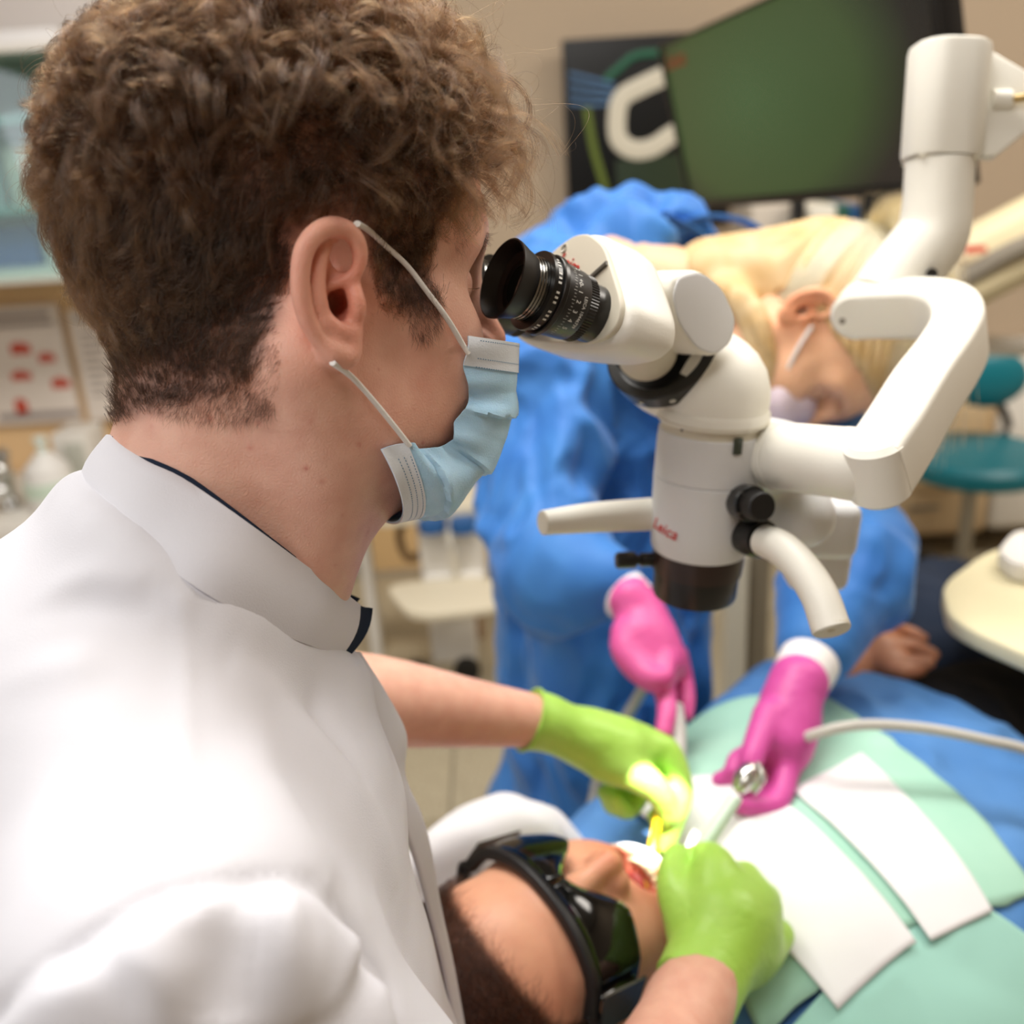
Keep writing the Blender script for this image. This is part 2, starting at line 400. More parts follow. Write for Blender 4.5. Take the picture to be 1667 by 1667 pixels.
for k, (x0, y0, x1, y1, c, l) in enumerate([(-70, 372, 62, 447, (40, 84, 150), 'dark blue box on the bottom shelf of the glass cabinet'), (70, 360, 130, 447, (206, 214, 214), 'pale grey box at the right of the blue box in the glass cabinet'),
      (10, 235, 66, 345, (214, 214, 206), 'off-white carton on the middle shelf of the glass cabinet, left one'), (80, 262, 128, 345, (196, 206, 200), 'grey carton on the middle shelf of the glass cabinet, right one'), (-70, 250, -2, 345, (168, 186, 190), 'blue-grey carton on the middle shelf at the frame edge')]):
    wbox('storage_box', x0, y0, x1, y1, 2.74, .14, mat('carton_%d' % k, c, rough=.6), None, label=l, cat='box')
def poster(x0, y0, x1, y1, skew, label, marks, lines):
    a = YP(x0, y0, 2.94); ex = YP(x1, y0+skew*(x1-x0), 2.94)-a; ey = YP(x0, y1, 2.94)-a; W_, H_ = np.linalg.norm(ex), np.linalg.norm(ey)
    fr_ = np.array([[1, 0, 0], [0, 0, -1], [0, 1, 0.]])
    o = prism('poster', [(0, 0), (W_, -.0), (W_, -H_), (0, -H_)], .003, a, fr_, mat('poster_paper', (226, 216, 206), rough=.6), None, bev=.0005); tag(o, label, 'poster')
    rd = mat('poster_red', (196, 74, 52), rough=.6); gy = mat('poster_grey_text', (150, 140, 136), rough=.6)
    for (u0, v0, u1, v1) in marks: q = a+np.array([0, -.0032, 0]); prism('printed_shape', [(u0*W_, -v0*H_), ((u0*.6+u1*.4)*W_, -(v0-.03)*H_), (u1*W_, -v0*H_), (u1*W_, -v1*H_), (u0*W_, -v1*H_)], .0006, q, fr_, rd, o, bev=0)
    for (u0, v, u1, h) in lines: prism('printed_line', [(u0*W_, -v*H_), (u1*W_, -v*H_), (u1*W_, -(v+h)*H_), (u0*W_, -(v+h)*H_)], .0006, a+np.array([0, -.0032, 0]), fr_, gy, o, bev=0)
poster(-60, 504, 92, 690, -.06, 'white poster with red shapes on the orange-lit backsplash', [(.40, .32, .62, .40), (.68, .42, .86, .48), (.34, .56, .56, .62), (.76, .64, .96, .71), (.30, .80, .44, .92)], [(.08, .05, .90, .05), (.08, .13, .92, .04), (.10, .90, .98, .06)])
poster(108, 506, 240, 682, -.06, 'pale poster with grey text behind the dentist head', [(.30, .12, .62, .16)], [(.08, .06, .9, .04)]+[(.1, .2+.07*k, .3+.12*(k % 3), .02) for k in range(9)])
top_ = wbox('worktop', -420, 862, 330, 905, 2.45, .50, wht, None); tag(top_, 'white worktop along the wall at the far left', 'worktop')
cabb = wbox('base_cabinet', -420, 905, 330, 1290, 2.50, .44, crm, None); tag(cabb, 'cream base cabinet under the white worktop', 'cabinet')
Z0 = YP(0, 862, 2.6)[2]
fa = empty('tap', YP(20, 850, 2.6), 'chrome tap with two ball handles above the worktop', 'tap')
fx = YP(22, 830, 2.62); zt = top_.location[2] if False else YP(0, 866, 2.6)[2]
zt = YP(0, 862, 2.45)[2]
lathe('tap_body', [(0, 0), (.030, 0), (.026, .02), (.020, .03), (.020, .14), (.026, .15), (.024, .17), (0, .175)], (fx[0], 2.62, zt), (0, 0, 1), silver_m if 'silver_m' in globals() else mat('chrome', (215, 215, 212), rough=.15, metal=1), fa, n=28)
chr_m = mat('chrome_tap', (215, 215, 212), rough=.12, metal=1)
for dx, dz in ((.0, .05), (.01, .11)): lathe('tap_handle', [(0, -.03)]+[(.03*math.cos(a), .03*math.sin(a)) for a in np.linspace(-1.5, 1.5, 9)]+[(0, .03)], (fx[0]+dx+.012, 2.56, zt+dz+.02), (0, 1, 0), chr_m, fa, n=24)
tube('spout', [(fx[0], 2.62, zt+.13), (fx[0]-.06, 2.58, zt+.17), (fx[0]-.14, 2.54, zt+.12)], .013, chr_m, fa, n=14, seg=14)
so_ = empty('soap_bottle', YP(90, 850, 2.62), 'round white soap bottle with a green tinted label by the tap', 'bottle')
bx = YP(92, 830, 2.6); lathe('bottle', [(0, 0), (.055, 0), (.066, .02), (.068, .07), (.058, .12), (.030, .15), (.022, .16), (0, .16)], (bx[0], 2.6, zt), (0, 0, 1), mat('white_soap_plastic', (236, 234, 230), rough=.35), so_, n=32)
lathe('pump', [(0, .158), (.012, .158), (.012, .19), (.018, .192), (.018, .205), (0, .206)], (bx[0], 2.6, zt), (0, 0, 1), mat('pump_white', (226, 236, 228), rough=.4), so_, n=20)
lathe('label', [(.0679, .045), (.0690, .046), (.0690, .085), (.0665, .086)], (bx[0], 2.6, zt), (0, 0, 1), mat('label_green', (206, 224, 206), rough=.6), so_, n=32)
dp = empty('towel_dispenser', YP(120, 800, 2.8), 'white dispenser box with a grey front panel beside the soap bottle', 'dispenser')
wbox('case', 92, 706, 150, 812, 2.80, .14, wht, dp); wbox('grey_front', 108, 722, 142, 800, 2.79, .012, mat('dispenser_grey', (190, 190, 178), rough=.5), dp)
# --- middle: cart with the water unit
cart = empty('equipment_cart', YP(700, 1200, 2.2)*np.array([1, 1, 0]), 'cream equipment cart with a tray shelf between the dentist and the assistant', 'cart')
def slab(name, pts, z, th, m, parent, r=.03):
    pp = roundpoly([(x, y) for x, y in pts]) if r else pts
    return prism(name, pp, th, (0, 0, z-th), np.eye(3), m, parent, bev=.004)
def zp(px, py, z):
    r = P(px, py, 1.)-CAMP; return (CAMP+r*((z-CAMP[2])/r[2]))[:2]
def roundpoly(pts, n=40):
    q = []
    for i in range(len(pts)):
        a, b, c = np.array(pts[i-1]), np.array(pts[i]), np.array(pts[(i+1) % len(pts)]); u = b+(a-b)*.3; v = b+(c-b)*.3
        for t in np.linspace(0, 1, 6): q.append(tuple((1-t)**2*u+2*t*(1-t)*b+t*t*v))
    return q
zt2 = YP(690, 955, 2.2)[2]
slab('tray_shelf', [tuple(zp(622, 950, zt2)), tuple(zp(668, 1003, zt2)), tuple(zp(830, 985, zt2)), tuple(zp(800, 935, zt2))], zt2, .022, crm, cart)
zt3 = YP(690, 815, 2.3)[2]
slab('top_shelf', [tuple(zp(560, 818, zt3)), tuple(zp(600, 842, zt3)), tuple(zp(850, 812, zt3)), tuple(zp(830, 775, zt3))], zt3, .035, crm, cart)
wbox('cart_column', 705, 985, 778, 1180, 2.30, .10, wht, cart); wbox('cart_post', 768, 985, 790, 1180, 2.42, .03, mat('brown_post', (150, 116, 86), rough=.6), cart)
wbox('cart_back_panel', 585, 735, 604, 1090, 2.35, .05, wht, cart)
wbox('cart_foot', 640, 1180, 800, 1205, 2.15, .36, wht, cart)
for px in (690, 770): q = YP(px, 1222, 2.16); lathe('caster', [(0, -.012), (.030, -.012), (.034, -.008), (.034, .008), (.030, .012), (0, .012)], (q[0], 2.2, .036), (0, 1, 0), rub_m if 'rub_m' in globals() else mat('caster_black', (14, 14, 15), rough=.5), cart, n=24)
wu = empty('water_unit', YP(730, 975, 2.25), 'white bottle unit with blue caps and knob standing on the tray shelf', 'device')
wbox('unit_body', 682, 845, 790, 972, 2.26, .16, wht, wu, bev=.02, segs=4); wbox('unit_front', 690, 935, 790, 974, 2.245, .03, mat('unit_white', (238, 234, 226), rough=.4), wu, bev=.008)
blu = mat('blue_plastic_cap', (40, 92, 150), rough=.4)
for x in (703, 755): q = YP(x, 852, 2.225); lathe('blue_cap', [(0, -.018), (.034, -.018), (.036, .0), (.032, .014), (0, .018)], q, (0, 0, 1), blu, wu, n=24)
q = YP(755, 956, 2.24); lathe('blue_knob', [(0, 0), (.022, 0), (.020, .02), (0, .022)], q, (0, -1, 0), blu, wu, n=24)
tube('clear_pipe', [YP(728, 850, 2.24), YP(735, 890, 2.22), YP(742, 935, 2.24)], .009, mat('milky_pipe', (228, 222, 208), rough=.3), wu, n=12, seg=12)
tube('brown_hose', [YP(668, 830, 2.3), YP(650, 870, 2.28), YP(664, 908, 2.28), YP(690, 900, 2.3)], .011, mat('brown_rubber', (120, 92, 58), rough=.6), wu, n=12, seg=24)
tag_s(wbox('wall_panel', 600, 700, 800, 1230, 2.95, .04, mat('tan_partition', (204, 170, 120), rough=.7), bev=.002))
# --- back: dark poster with a pale C-shaped arm
a = YP(921, 50, 2.94); b = YP(1135, 362, 2.94); bd = empty('wall_display', (a+b)/2, 'tall dark glossy picture with a white curved arm, left of the screen', 'picture')
blk = mat('glossy_black_panel', (14, 15, 15), rough=.4, spec=.3)
wbox('picture_board', 921, 56, 1190, 375, 2.92, .03, blk, bd, bev=.002)
def flat(name, pts, w, m, Y=2.914, parent=bd, th=.003):
    q = spline([YP(x, y, Y) for x, y in pts], 40); return sweep(name, q, rrect(w, th, .001, 2), m, parent, up=(0, -1, 0))
flat('printed_arm', [(1112, 108), (1085, 122), (1045, 140), (1012, 160), (1004, 195), (1008, 228), (1032, 244), (1062, 240), (1090, 222), (1118, 205)], .050, mat('print_cream', (206, 200, 182), rough=.5))
for k in range(4): flat('printed_streak', [(926, 120+k*16), (960, 128+k*14), (1000, 138+k*10)], .010, mat('print_blue', (70, 104, 140), rough=.5), 2.916)
flat('printed_streak', [(955, 175), (966, 240), (985, 310), (985, 350)], .020, mat('print_olive', (92, 108, 36), rough=.5), 2.916); flat('printed_streak', [(985, 130), (1010, 108), (1035, 90), (1075, 85)], .018, mat('print_green', (24, 92, 66), rough=.5), 2.9165)
flat('printed_panel', [(1060, 255), (1062, 300), (1064, 345)], .20, mat('print_dark_green', (38, 52, 34), rough=.4), 2.918)
# --- screen
bl3, tl3 = P(1127, 340, 2.05), P(1098, 70, 1.99)
best = None
for dr_ in np.linspace(1.0, 2.2, 121):
    for dt in np.linspace(1.85, 2.2, 36):
        t_ = P(1098, 70, dt); r_ = P(1562, 308, dr_); q = proj(t_+r_-bl3); e = math.hypot(q[0]-1575, q[1]+140)
        if best is None or e < best[0]: best = (e, dr_, dt)
tl3 = P(1098, 70, best[2]); br3 = P(1562, 308, best[1]); ex = br3-bl3; ey = tl3-bl3; Wt, Ht = np.linalg.norm(ex), np.linalg.norm(ey); ex /= Wt; ey -= ex*(ey@ex); ey /= np.linalg.norm(ey); ez = np.cross(ex, ey)
if ez@CF > 0: ez = -ez
tv = empty('television', bl3+ex*Wt/2, 'large wall screen showing a blurred green picture', 'television')
def tq(name, u0, v0, u1, v1, z0, z1, m, bev=.003):
    return prism(name, [(u0*Wt, v0*Ht), (u1*Wt, v0*Ht), (u1*Wt, v1*Ht), (u0*Wt, v1*Ht)], z1-z0, bl3+ez*z0, np.stack([ex, ey, ez], 1), m, tv, bev)
bz = mat('tv_black_bezel', (15, 15, 16), rough=.35, spec=.5)
tq('case', 0, 0, 1, 1, -.035, 0, bz)
tq('bezel', 0, 0, 1, .05, 0, .008, bz, .002); tq('bezel', 0, .98, 1, 1, 0, .008, bz, .002); tq('bezel', 0, .035, .015, .98, 0, .008, bz, .002); tq('bezel', .985, .035, 1, .98, 0, .008, bz, .002)
sm_ = bpy.data.materials.new('screen_picture'); sm_.use_nodes = True; N = sm_.node_tree.nodes; L = sm_.node_tree.links; b_ = N['Principled BSDF']
tc = N.new('ShaderNodeTexCoord'); mp = N.new('ShaderNodeMapping'); gr = N.new('ShaderNodeTexGradient'); gr.gradient_type = 'SPHERICAL'; cr = N.new('ShaderNodeValToRGB')
mp.inputs['Location'].default_value = (-.66, -.70, 0); mp.inputs['Scale'].default_value = (1.75, 1.25, 0)
L.new(tc.outputs['UV'], mp.inputs[0]); L.new(mp.outputs[0], gr.inputs[0]); L.new(gr.outputs['Fac'], cr.inputs[0])
cr.color_ramp.elements[0].position = .0; cr.color_ramp.elements[0].color = lin((30, 26, 22))+(1,); cr.color_ramp.elements[1].position = .30; cr.color_ramp.elements[1].color = lin((60, 84, 42))+(1,)
e_ = cr.color_ramp.elements.new(1.0); e_.color = lin((68, 100, 58))+(1,)
b_.inputs['Base Color'].default_value = (.01, .01, .01, 1); b_.inputs['Roughness'].default_value = .25; L.new(cr.outputs[0], b_.inputs['Emission Color']); b_.inputs['Emission Strength'].default_value = .55
c4 = [bl3+ex*Wt*u+ey*Ht*v+ez*.003 for u, v in ((.015, .035), (.985, .035), (.985, .98), (.015, .98))]
so2 = pydata('screen', c4, [(0, 1, 2, 3)], sm_, tv, False); uv = so2.data.uv_layers.new(name='UVMap')
for k, u in enumerate(((0, 0), (1, 0), (1, 1), (0, 1))): uv.data[k].uv = u
lm = mat('screen_red', (110, 40, 26), rough=.5, emit=(110, 40, 26), es=.6)
lgo = text('screen_logo', 'Leica', .040, bl3+ex*Wt*.075+ey*Ht*.885+ez*.0045, np.stack([ex, ey, ez], 1), lm, tv, ext=.0004, shear=.35); tag(lgo, 'dim red script logo on the screen')
# --- stand, binders and wall things beyond the screen
sb = mat('stand_black', (16, 16, 18), rough=.4)
st_ = empty('screen_stand', YP(1380, 440, 2.6), 'black metal stand with two uprights behind the blond head', 'stand')
wbox('upright', 1290, 320, 1309, 503, 2.60, .04, sb, st_); wbox('upright', 1403, 305, 1442, 503, 2.60, .05, sb, st_); wbox('crossbar', 1280, 494, 1450, 503, 2.60, .05, sb, st_)
cbn = wbox('wall_shelf', 1150, 505, 1500, 530, 2.56, .44, crm, None); tag(cbn, 'cream wall shelf carrying the binders behind the assistant', 'shelf')
for x0, x1, c, l in ((1222, 1284, (206, 196, 182), 'beige binder, leftmost of the row under the screen'), (1312, 1358, (232, 228, 214), 'white binder beside the black upright under the screen'), (1360, 1380, (44, 96, 78), 'green folder between the white and blue ones under the screen'), (1382, 1400, (58, 110, 166), 'blue folder beside the thick black upright'), (1446, 1480, (200, 196, 190), 'pale grey binder right of the thick black upright')):
    b5 = wbox('binder', x0, 335, x1, 505, 2.66, .22, mat('binder_cover', c, rough=.5), None, label=l, cat='binder', group='binders under the screen')
    wbox('spine_label', x0+(x1-x0)*.3, 395, x0+(x1-x0)*.7, 470, 2.655, .004, mat('spine_paper', tuple(min(255, int(v*1.08)) for v in c), rough=.6), b5, bev=.001)
# --- right: overhead unit, stool, cabinets, tray
ua = empty('dental_unit_arm', P(1620, 390, 1.9), 'cream curved lamp arm with a red mark and shaded grey underside at the right edge', 'lamp arm')
S = Sdf(); S.add(rbox(P(1650, 400, 1.9), (.26, .05, .075), np.stack([CR*.88+CU*.46, CF, np.cross(CF, CR*.88+CU*.46)], 1), .045)); V, F3 = S.mesh(P(1650, 400, 1.9)-.36, P(1650, 400, 1.9)+.36, .010); pydata('arm_cover', lap(V, F3, 2), F3, mat('unit_cream', (222, 208, 170), rough=.45), ua)
q = spline([P(1470, 498, 1.88), P(1560, 458, 1.87), P(1640, 412, 1.86), P(1760, 360, 1.86)], 20); sweep('shaded_underside', q, rrect(.06, .035, .01, 3), mat('unit_shade_grey', (130, 122, 108), rough=.5), ua, up=CU)  # dark strip that paints the shade below the arm cover
prism('red_mark', roundpoly(plane2([(1556, 410), (1575, 402), (1602, 400), (1598, 410), (1572, 416)], P(1580, 407, 1.83), CR, CU)) if 'plane2' in globals() else [(-.03, -.008), (.03, -.004), (.026, .008), (-.024, .006)], .003, P(1580, 407, 1.83), np.stack([CR, CU, -CF], 1), mat('red_badge', (198, 66, 48), rough=.5), ua, bev=0)
tag(tube('grab_rail', [P(1590, 563, 2.1), P(1650, 563, 2.1), P(1900, 566, 2.1)], .022, wht, None, n=16, seg=10), 'white horizontal rail at the right edge above the stool', 'rail')
stl = empty('stool', YP(1590, 900, 2.5)*np.array([1, 1, 0]), 'teal round stool with backrest and grey post', 'stool')
zs = YP(1590, 742, 2.45)[2]; sc_ = YP(1592, 742, 2.45)
teal = mat('teal_vinyl', (14, 112, 126), rough=.4, spec=.4)
lathe('seat', [(0, 0), (.17, 0), (.185, .015), (.185, .045), (.17, .06), (0, .065)], (sc_[0], 2.45, zs-.045), (0, 0, 1), teal, stl, n=40)
lathe('post', [(0, 0), (.020, 0), (.020, zs-.14), (.030, zs-.13), (.030, zs-.06), (0, zs-.06)], (sc_[0]-.01, 2.45, .04), (0, 0, 1), mat('post_steel', (160, 156, 148), rough=.3, metal=.7), stl, n=24)
for k in range(5):
    a = k*1.2566+.3; tube('base_leg', [(sc_[0]-.01, 2.45, .09), (sc_[0]-.01+.24*math.cos(a), 2.45+.24*math.sin(a), .065)], [.018, .012], mat('base_steel', (120, 116, 110), rough=.4, metal=.6), stl, n=10, seg=4)
    lathe('caster', [(0, -.012), (.028, -.012), (.032, 0), (.028, .012), (0, .012)], (sc_[0]-.01+.24*math.cos(a), 2.45+.24*math.sin(a), .036), (math.sin(a), math.cos(a), 0), mat('caster_rubber', (22, 22, 24), rough=.5), stl, n=20)
S = Sdf(); S.add(ell(YP(1612, 618, 2.5), (.10, .035, .075))); V, F3 = S.mesh(YP(1612, 618, 2.5)-.13, YP(1612, 618, 2.5)+.13, .006); pydata('backrest', V, F3, teal, stl)
tube('backrest_bar', [YP(1618, 640, 2.55), YP(1640, 700, 2.62), (sc_[0], 2.5, zs-.03)], .012, sb, stl, n=10, seg=10)
dk = wbox('drawer_unit', 1400, 660, 1610, 872, 2.72, .26, mat('tan_drawer', (196, 168, 128), rough=.6), None); tag(dk, 'tan drawer unit against the back wall behind the stool', 'cabinet')
for k in range(3): f_ = wbox('drawer', 1406, 668+k*68, 1604, 730+k*68, 2.712, .012, mat('drawer_front', (206, 180, 142), rough=.6), dk, bev=.003); wbox('handle', 1480, 690+k*68, 1530, 696+k*68, 2.70, .012, mat('handle_steel', (170, 166, 158), rough=.3, metal=.8), f_, bev=.003)
wbox('white_cupboard', 1622, 600, 1800, 860, 2.72, .26, wht, None, bev=.03, label='white rounded cupboard at the right edge behind the stool', cat='cupboard')
tr = empty('instrument_tray', P(1620, 960, 1.12), 'cream instrument tray on a swing arm at the right edge', 'tray')
ztr = P(1600, 985, 1.12)[2]
slab('tray_plate', [tuple(zp(1532, 950, ztr)), tuple(zp(1545, 1010, ztr)), tuple(zp(1800, 1120, ztr)), tuple(zp(1900, 960, ztr)), tuple(zp(1760, 870, ztr)), tuple(zp(1610, 893, ztr))], ztr, .022, mat('tray_cream', (238, 228, 190), rough=.4), tr)
slab('tray_inset', [tuple(zp(1660, 1040, ztr+.002)), tuple(zp(1720, 985, ztr+.002)), tuple(zp(1800, 1010, ztr+.002)), tuple(zp(1780, 1090, ztr+.002))], ztr+.006, .008, wht, tr)
pk_ = [tuple(zp(x, y, ztr+.02)) for x, y in ((1622, 902), (1650, 925), (1760, 935), (1740, 872), (1650, 868))]
pkt = slab('instrument_pack', pk_, ztr+.026, .024, mat('white_pack', (240, 236, 230), rough=.6), None); tag(pkt, 'white folded pack lying on the cream tray', 'pack')
tube('tray_arm', [P(1780, 1010, 1.15), P(1900, 1080, 1.2), P(2200, 1150, 1.5)], .025, wht, tr, n=14, seg=10)
cl_ = prism('teal_towel', plane2([(1588, 1045), (1600, 1118), (1625, 1130), (1667, 1112), (1760, 1080), (1760, 1040)], P(1620, 1080, 1.28), CR, CU) if 'plane2' in globals() else [(-.03, .03), (-.02, -.03), (.02, -.04), (.12, .0), (.12, .03)], .02, P(1620, 1080, 1.28), np.stack([CR, CU, -CF], 1), mat('aqua_cloth', (94, 178, 178), rough=.7), None, bev=.004); tag(cl_, 'aqua cloth hanging under the cream tray', 'cloth')
pl_ = empty('unit_column', YP(1205, 1200, 1.75)*np.array([1, 1, 0]), 'beige grey upright column of the dental unit behind the objective', 'column')
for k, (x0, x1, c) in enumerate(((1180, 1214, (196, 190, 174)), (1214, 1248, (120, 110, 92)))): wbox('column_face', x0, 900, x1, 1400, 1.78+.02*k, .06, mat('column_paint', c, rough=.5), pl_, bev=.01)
lathe('column_base', [(0, 0), (.16, 0), (.16, .03), (.07, .06), (0, .06)], YP(1205, 1200, 1.8)*np.array([1, 1, 0]), (0, 0, 1), wht, pl_, n=30)
# ceiling panels seen from elsewhere
for x, y in ((-.1, 1.1), (-.6, -.5), (1.9, 1.4)):
    f_ = tag(box('ceiling_panel', (x, y, 2.69), (1.26, .66, .02), wht, None, bev=.002), 'white framed light panel in the ceiling' if False else None)
    f_['label'] = 'flat light panel in the ceiling above the %s' % {-.1: 'patient', -.6: 'camera side', 1.9: 'stool side'}[x]; f_['category'] = 'light'
# ================================================================ dentist
def headR(az, pi, ro):
    a, p, r = np.radians([az, pi, ro]); fw = np.array([np.cos(a)*np.cos(p), np.sin(a)*np.cos(p), -np.sin(p)])
    L = np.array([-np.sin(a), np.cos(a), 0]); u = np.cross(fw, L)
    return np.stack([fw, L*np.cos(r)-u*np.sin(r), u*np.cos(r)+L*np.sin(r)], 1)
DS = .987; DR = headR(27, 9.5, 5.6); DO = P(553, 495, .433)-DS*DR@np.array([0, -.073, 0])
def dh(p): return DO+DS*(np.asarray(p, float)@DR.T)          # dentist head space -> world
def dinv(p): return (np.asarray(p, float)-DO)@DR/DS
skin_m = mat('dentist_skin', (230, 184, 164), rough=.46, spec=.4, sss=.25, sss_s=.006, var=.3, vscale=70, rgb2=(220, 168, 149), bump=.35, bscale=900, vcol='tone')
dentist = empty('person', (-.15, .45, .45), 'dentist in a white coat and blue face mask looking into the microscope', 'person')
def basic_head(S, jaw=1.0, nose=True):
    """a human head in head space: x forward, y left, z up, origin between the ears"""
    S.add(ell((-.012, 0, .052), (.094, .074, .088)))
    S.add(ell((.030, 0, .050), (.066, .063, .070)), .03)
    S.add(ell((.046, 0, -.020), (.050, .055, .072)), .035)
    for s in (-1, 1):
        S.add(rc((.006, s*.055, -.030), (.020, s*.050, -.060), .016, .015), .03)       # ramus
        S.add(rc((.020, s*.050, -.060), (.066, s*.012, -.082), .015, .015), .03)       # jaw
        S.add(ell((.058, s*.038, -.010), (.021, .020, .016)), .025)                    # cheekbone
        S.add(rc((.040, s*.055, .0), (.0, s*.068, .002), .010, .008), .02)
        S.add(rc((.088, s*.010, .036), (.070, s*.046, .034), .011, .009), .02)         # brow
        S.sub(ell((.090, s*.032, .014), (.016, .017, .014)), .02)                      # socket
        S.add(ell((.070, s*.032, .012), (.0145, .0145, .0135)), .004)                  # lid over the ball
        S.add(ell((.050, s*.036, -.045), (.030, .024, .030)), .03)
    S.add(ell((.069, 0, -.080), (.015, .021, .015)), .02); S.add(ell((.030, 0, -.090), (.034, .034, .020)), .02)                              # chin
    S.add(ell((.075, 0, -.048), (.018, .028, .026)), .02)
    if nose:
        S.add(path([(.092, 0, .026, .007), (.102, 0, .004, .008), (.113, 0, -.016, .0100)], 8), .012)
        for s in (-1, 1): S.add(ell((.100, s*.012, -.022), (.011, .008, .009)), .008)
        for s in (-1, 1): S.sub(ell((.104, s*.007, -.030), (.006, .0035, .004)), .003)
    S.add(path([(.078, -.022, -.052, .003), (.090, 0, -.048, .0065), (.078, .022, -.052, .003)], 8), .006)
    S.add(path([(.076, -.020, -.058, .003), (.087, 0, -.061, .0072), (.076, .020, -.058, .003)], 8), .006)
def ear_sdf(S, c, side, sc=1.0, tilt=0, flare=30):
    """ear built in its own plane: e1 = towards the face, e2 = up, n = outwards"""
    fl = math.radians(flare); t = math.radians(tilt)
    n0 = np.array([math.sin(fl), side*math.cos(fl), .04]); n0 /= np.linalg.norm(n0)   # turned a little to the front
    e2 = np.array([-math.sin(t), 0, math.cos(t)]); e2 -= n0*(e2@n0); e2 /= np.linalg.norm(e2)
    e1 = np.cross(e2, n0)
    if e1[0] < 0: e1 = -e1
    c = np.array(c, float)
    def T(x, y, z=0): return c+sc*(x*1.22*e1+y*e2+z*n0)
    def pr(rows, seg=None): return path([tuple(T(a, b, h))+(r*sc,) for a, b, h, r in rows], seg)
    Re = np.stack([e1, e2, n0], 1)
    S.add(ell(T(-.003, .009, -.001), (.0150*sc, .0270*sc, .0046*sc), Re), .003)
    S.add(ell(T(.001, -.020, .0000), (.0085*sc, .0115*sc, .0044*sc), Re), .005)
    S.add(rc(T(.008, -.004, -.010), T(-.002, .012, -.010), .010*sc, .011*sc), .006)
    S.sub(ell(T(-.002, .011, .0072), (.0150*sc, .0270*sc, .0074*sc), Re), .002)
    S.add(pr([(.0005, -.0130, .0035, .0036), (-.0052, -.0075, .0042, .0040), (-.0078, .004, .0046, .0044), (-.0074, .0155, .0044, .0042), (-.0042, .0265, .0030, .0038), (.0010, .0320, .0010, .003)], 16), .003)
    S.sub(ell(T(.0040, .0235, -.004), (.0046*sc, .0092*sc, .0135*sc), Re@np.array([[.87, .5, 0], [-.5, .87, 0], [0, 0, 1]]).T), .002)
    S.sub(ell(T(.0028, .0005, .0000), (.0056*sc, .0115*sc, .0130*sc), Re), .002)
    S.sub(ell(T(.0050, .0000, -.009), (.0040*sc, .0060*sc, .014*sc), Re), .002)
    S.add(pr([(-.0040, .0080, -.0015, .0024), (.0030, .0105, .0010, .0028), (.0095, .0150, .0030, .0034), (.0120, .0220, .0042, .0040), (.0112, .0305, .0054, .0046), (.0068, .0370, .0062, .0050), (-.0010, .0390, .0068, .0053), (-.0085, .0350, .0074, .0054), (-.0140, .0270, .0078, .0054), (-.0163, .0160, .0076, .0052), (-.0162, .0030, .0068, .0050), (-.0132, -.0095, .0054, .0048), (-.0080, -.0190, .0040, .0047), (-.0020, -.0250, .0030, .0050)], 40), .0022)
    S.add(pr([(.0100, .0100, .0000, .0040), (.0094, .0045, .0040, .0046), (.0100, -.0025, .0050, .0046), (.0094, -.0110, .0010, .0040)], 8), .0035)
    S.add(pr([(.0062, -.0150, .0030, .0036), (.0010, -.0142, .0042, .0040), (-.0040, -.0105, .0040, .0036)], 6), .004)
    S.add(pr([(-.0010, -.0255, .0026, .0058), (.0045, -.0280, .0026, .0062), (.0075, -.0240, .0020, .0052), (.0080, -.0170, .0005, .0046)], 10), .006)
S = Sdf(); basic_head(S)
# neck in head space
S.add(path([(-.024, 0, -.030, .058), (-.036, 0, -.085, .056), (-.060, 0, -.145, .062), (-.100, 0, -.210, .080)], 12), .035)
S.add(path([(.002, 0, -.070, .042), (-.010, 0, -.115, .047), (-.038, 0, -.175, .052)], 8), .03)
S.add(path([(-.018, -.066, -.030, .016), (-.002, -.050, -.090, .013), (-.004, -.030, -.150, .010)], 8), .03)
for _s in (-1, 1): S.sub(ell((.092, _s*.032, .0115), (.0095, .013, .0012)), .001)
ear_sdf(S, (-.0075, -.0855, .000), -1, .815, tilt=2, flare=4)
Vh, Fh = S.mesh((-.20, -.10, -.24), (.14, .09, .15), .00115)
Vh = lap(Vh, Fh, 1, .4)
def skin_tone(V):
    t = np.ones((len(V), 3))
    def blob(c, r, col):
        d = np.exp(-(((V-np.array(c))/np.array(r))**2).sum(1)); return 1-d[:, None]*(1-np.array(col))
    t *= blob((-.002, -.088, .008), (.03, .02, .036), (1.06, .80, .74))
    t *= blob((.0, -.078, -.002), (.010, .010, .014), (.75, .42, .36))
    t *= blob((.05, -.05, -.05), (.035, .03, .04), (1.0, .90, .86))
    t *= blob((.118, 0, -.02), (.02, .02, .02), (1.0, .72, .6))
    rg = np.random.default_rng(3)
    for _ in range(26):
        c = np.array([rg.uniform(-.08, .07), -.07, rg.uniform(-.15, -.02)]); d = ((V[:, 0]-c[0])**2+(V[:, 2]-c[2])**2)/(.0011*rg.uniform(.5, 1.3))**2
        d[V[:, 1] > 0] = 50; t *= 1-np.exp(-d)[:, None]*np.array([.22, .5, .5])*rg.uniform(.3, 1)
    return np.clip(t, 0, 1.2)
tone_h = skin_tone(Vh)
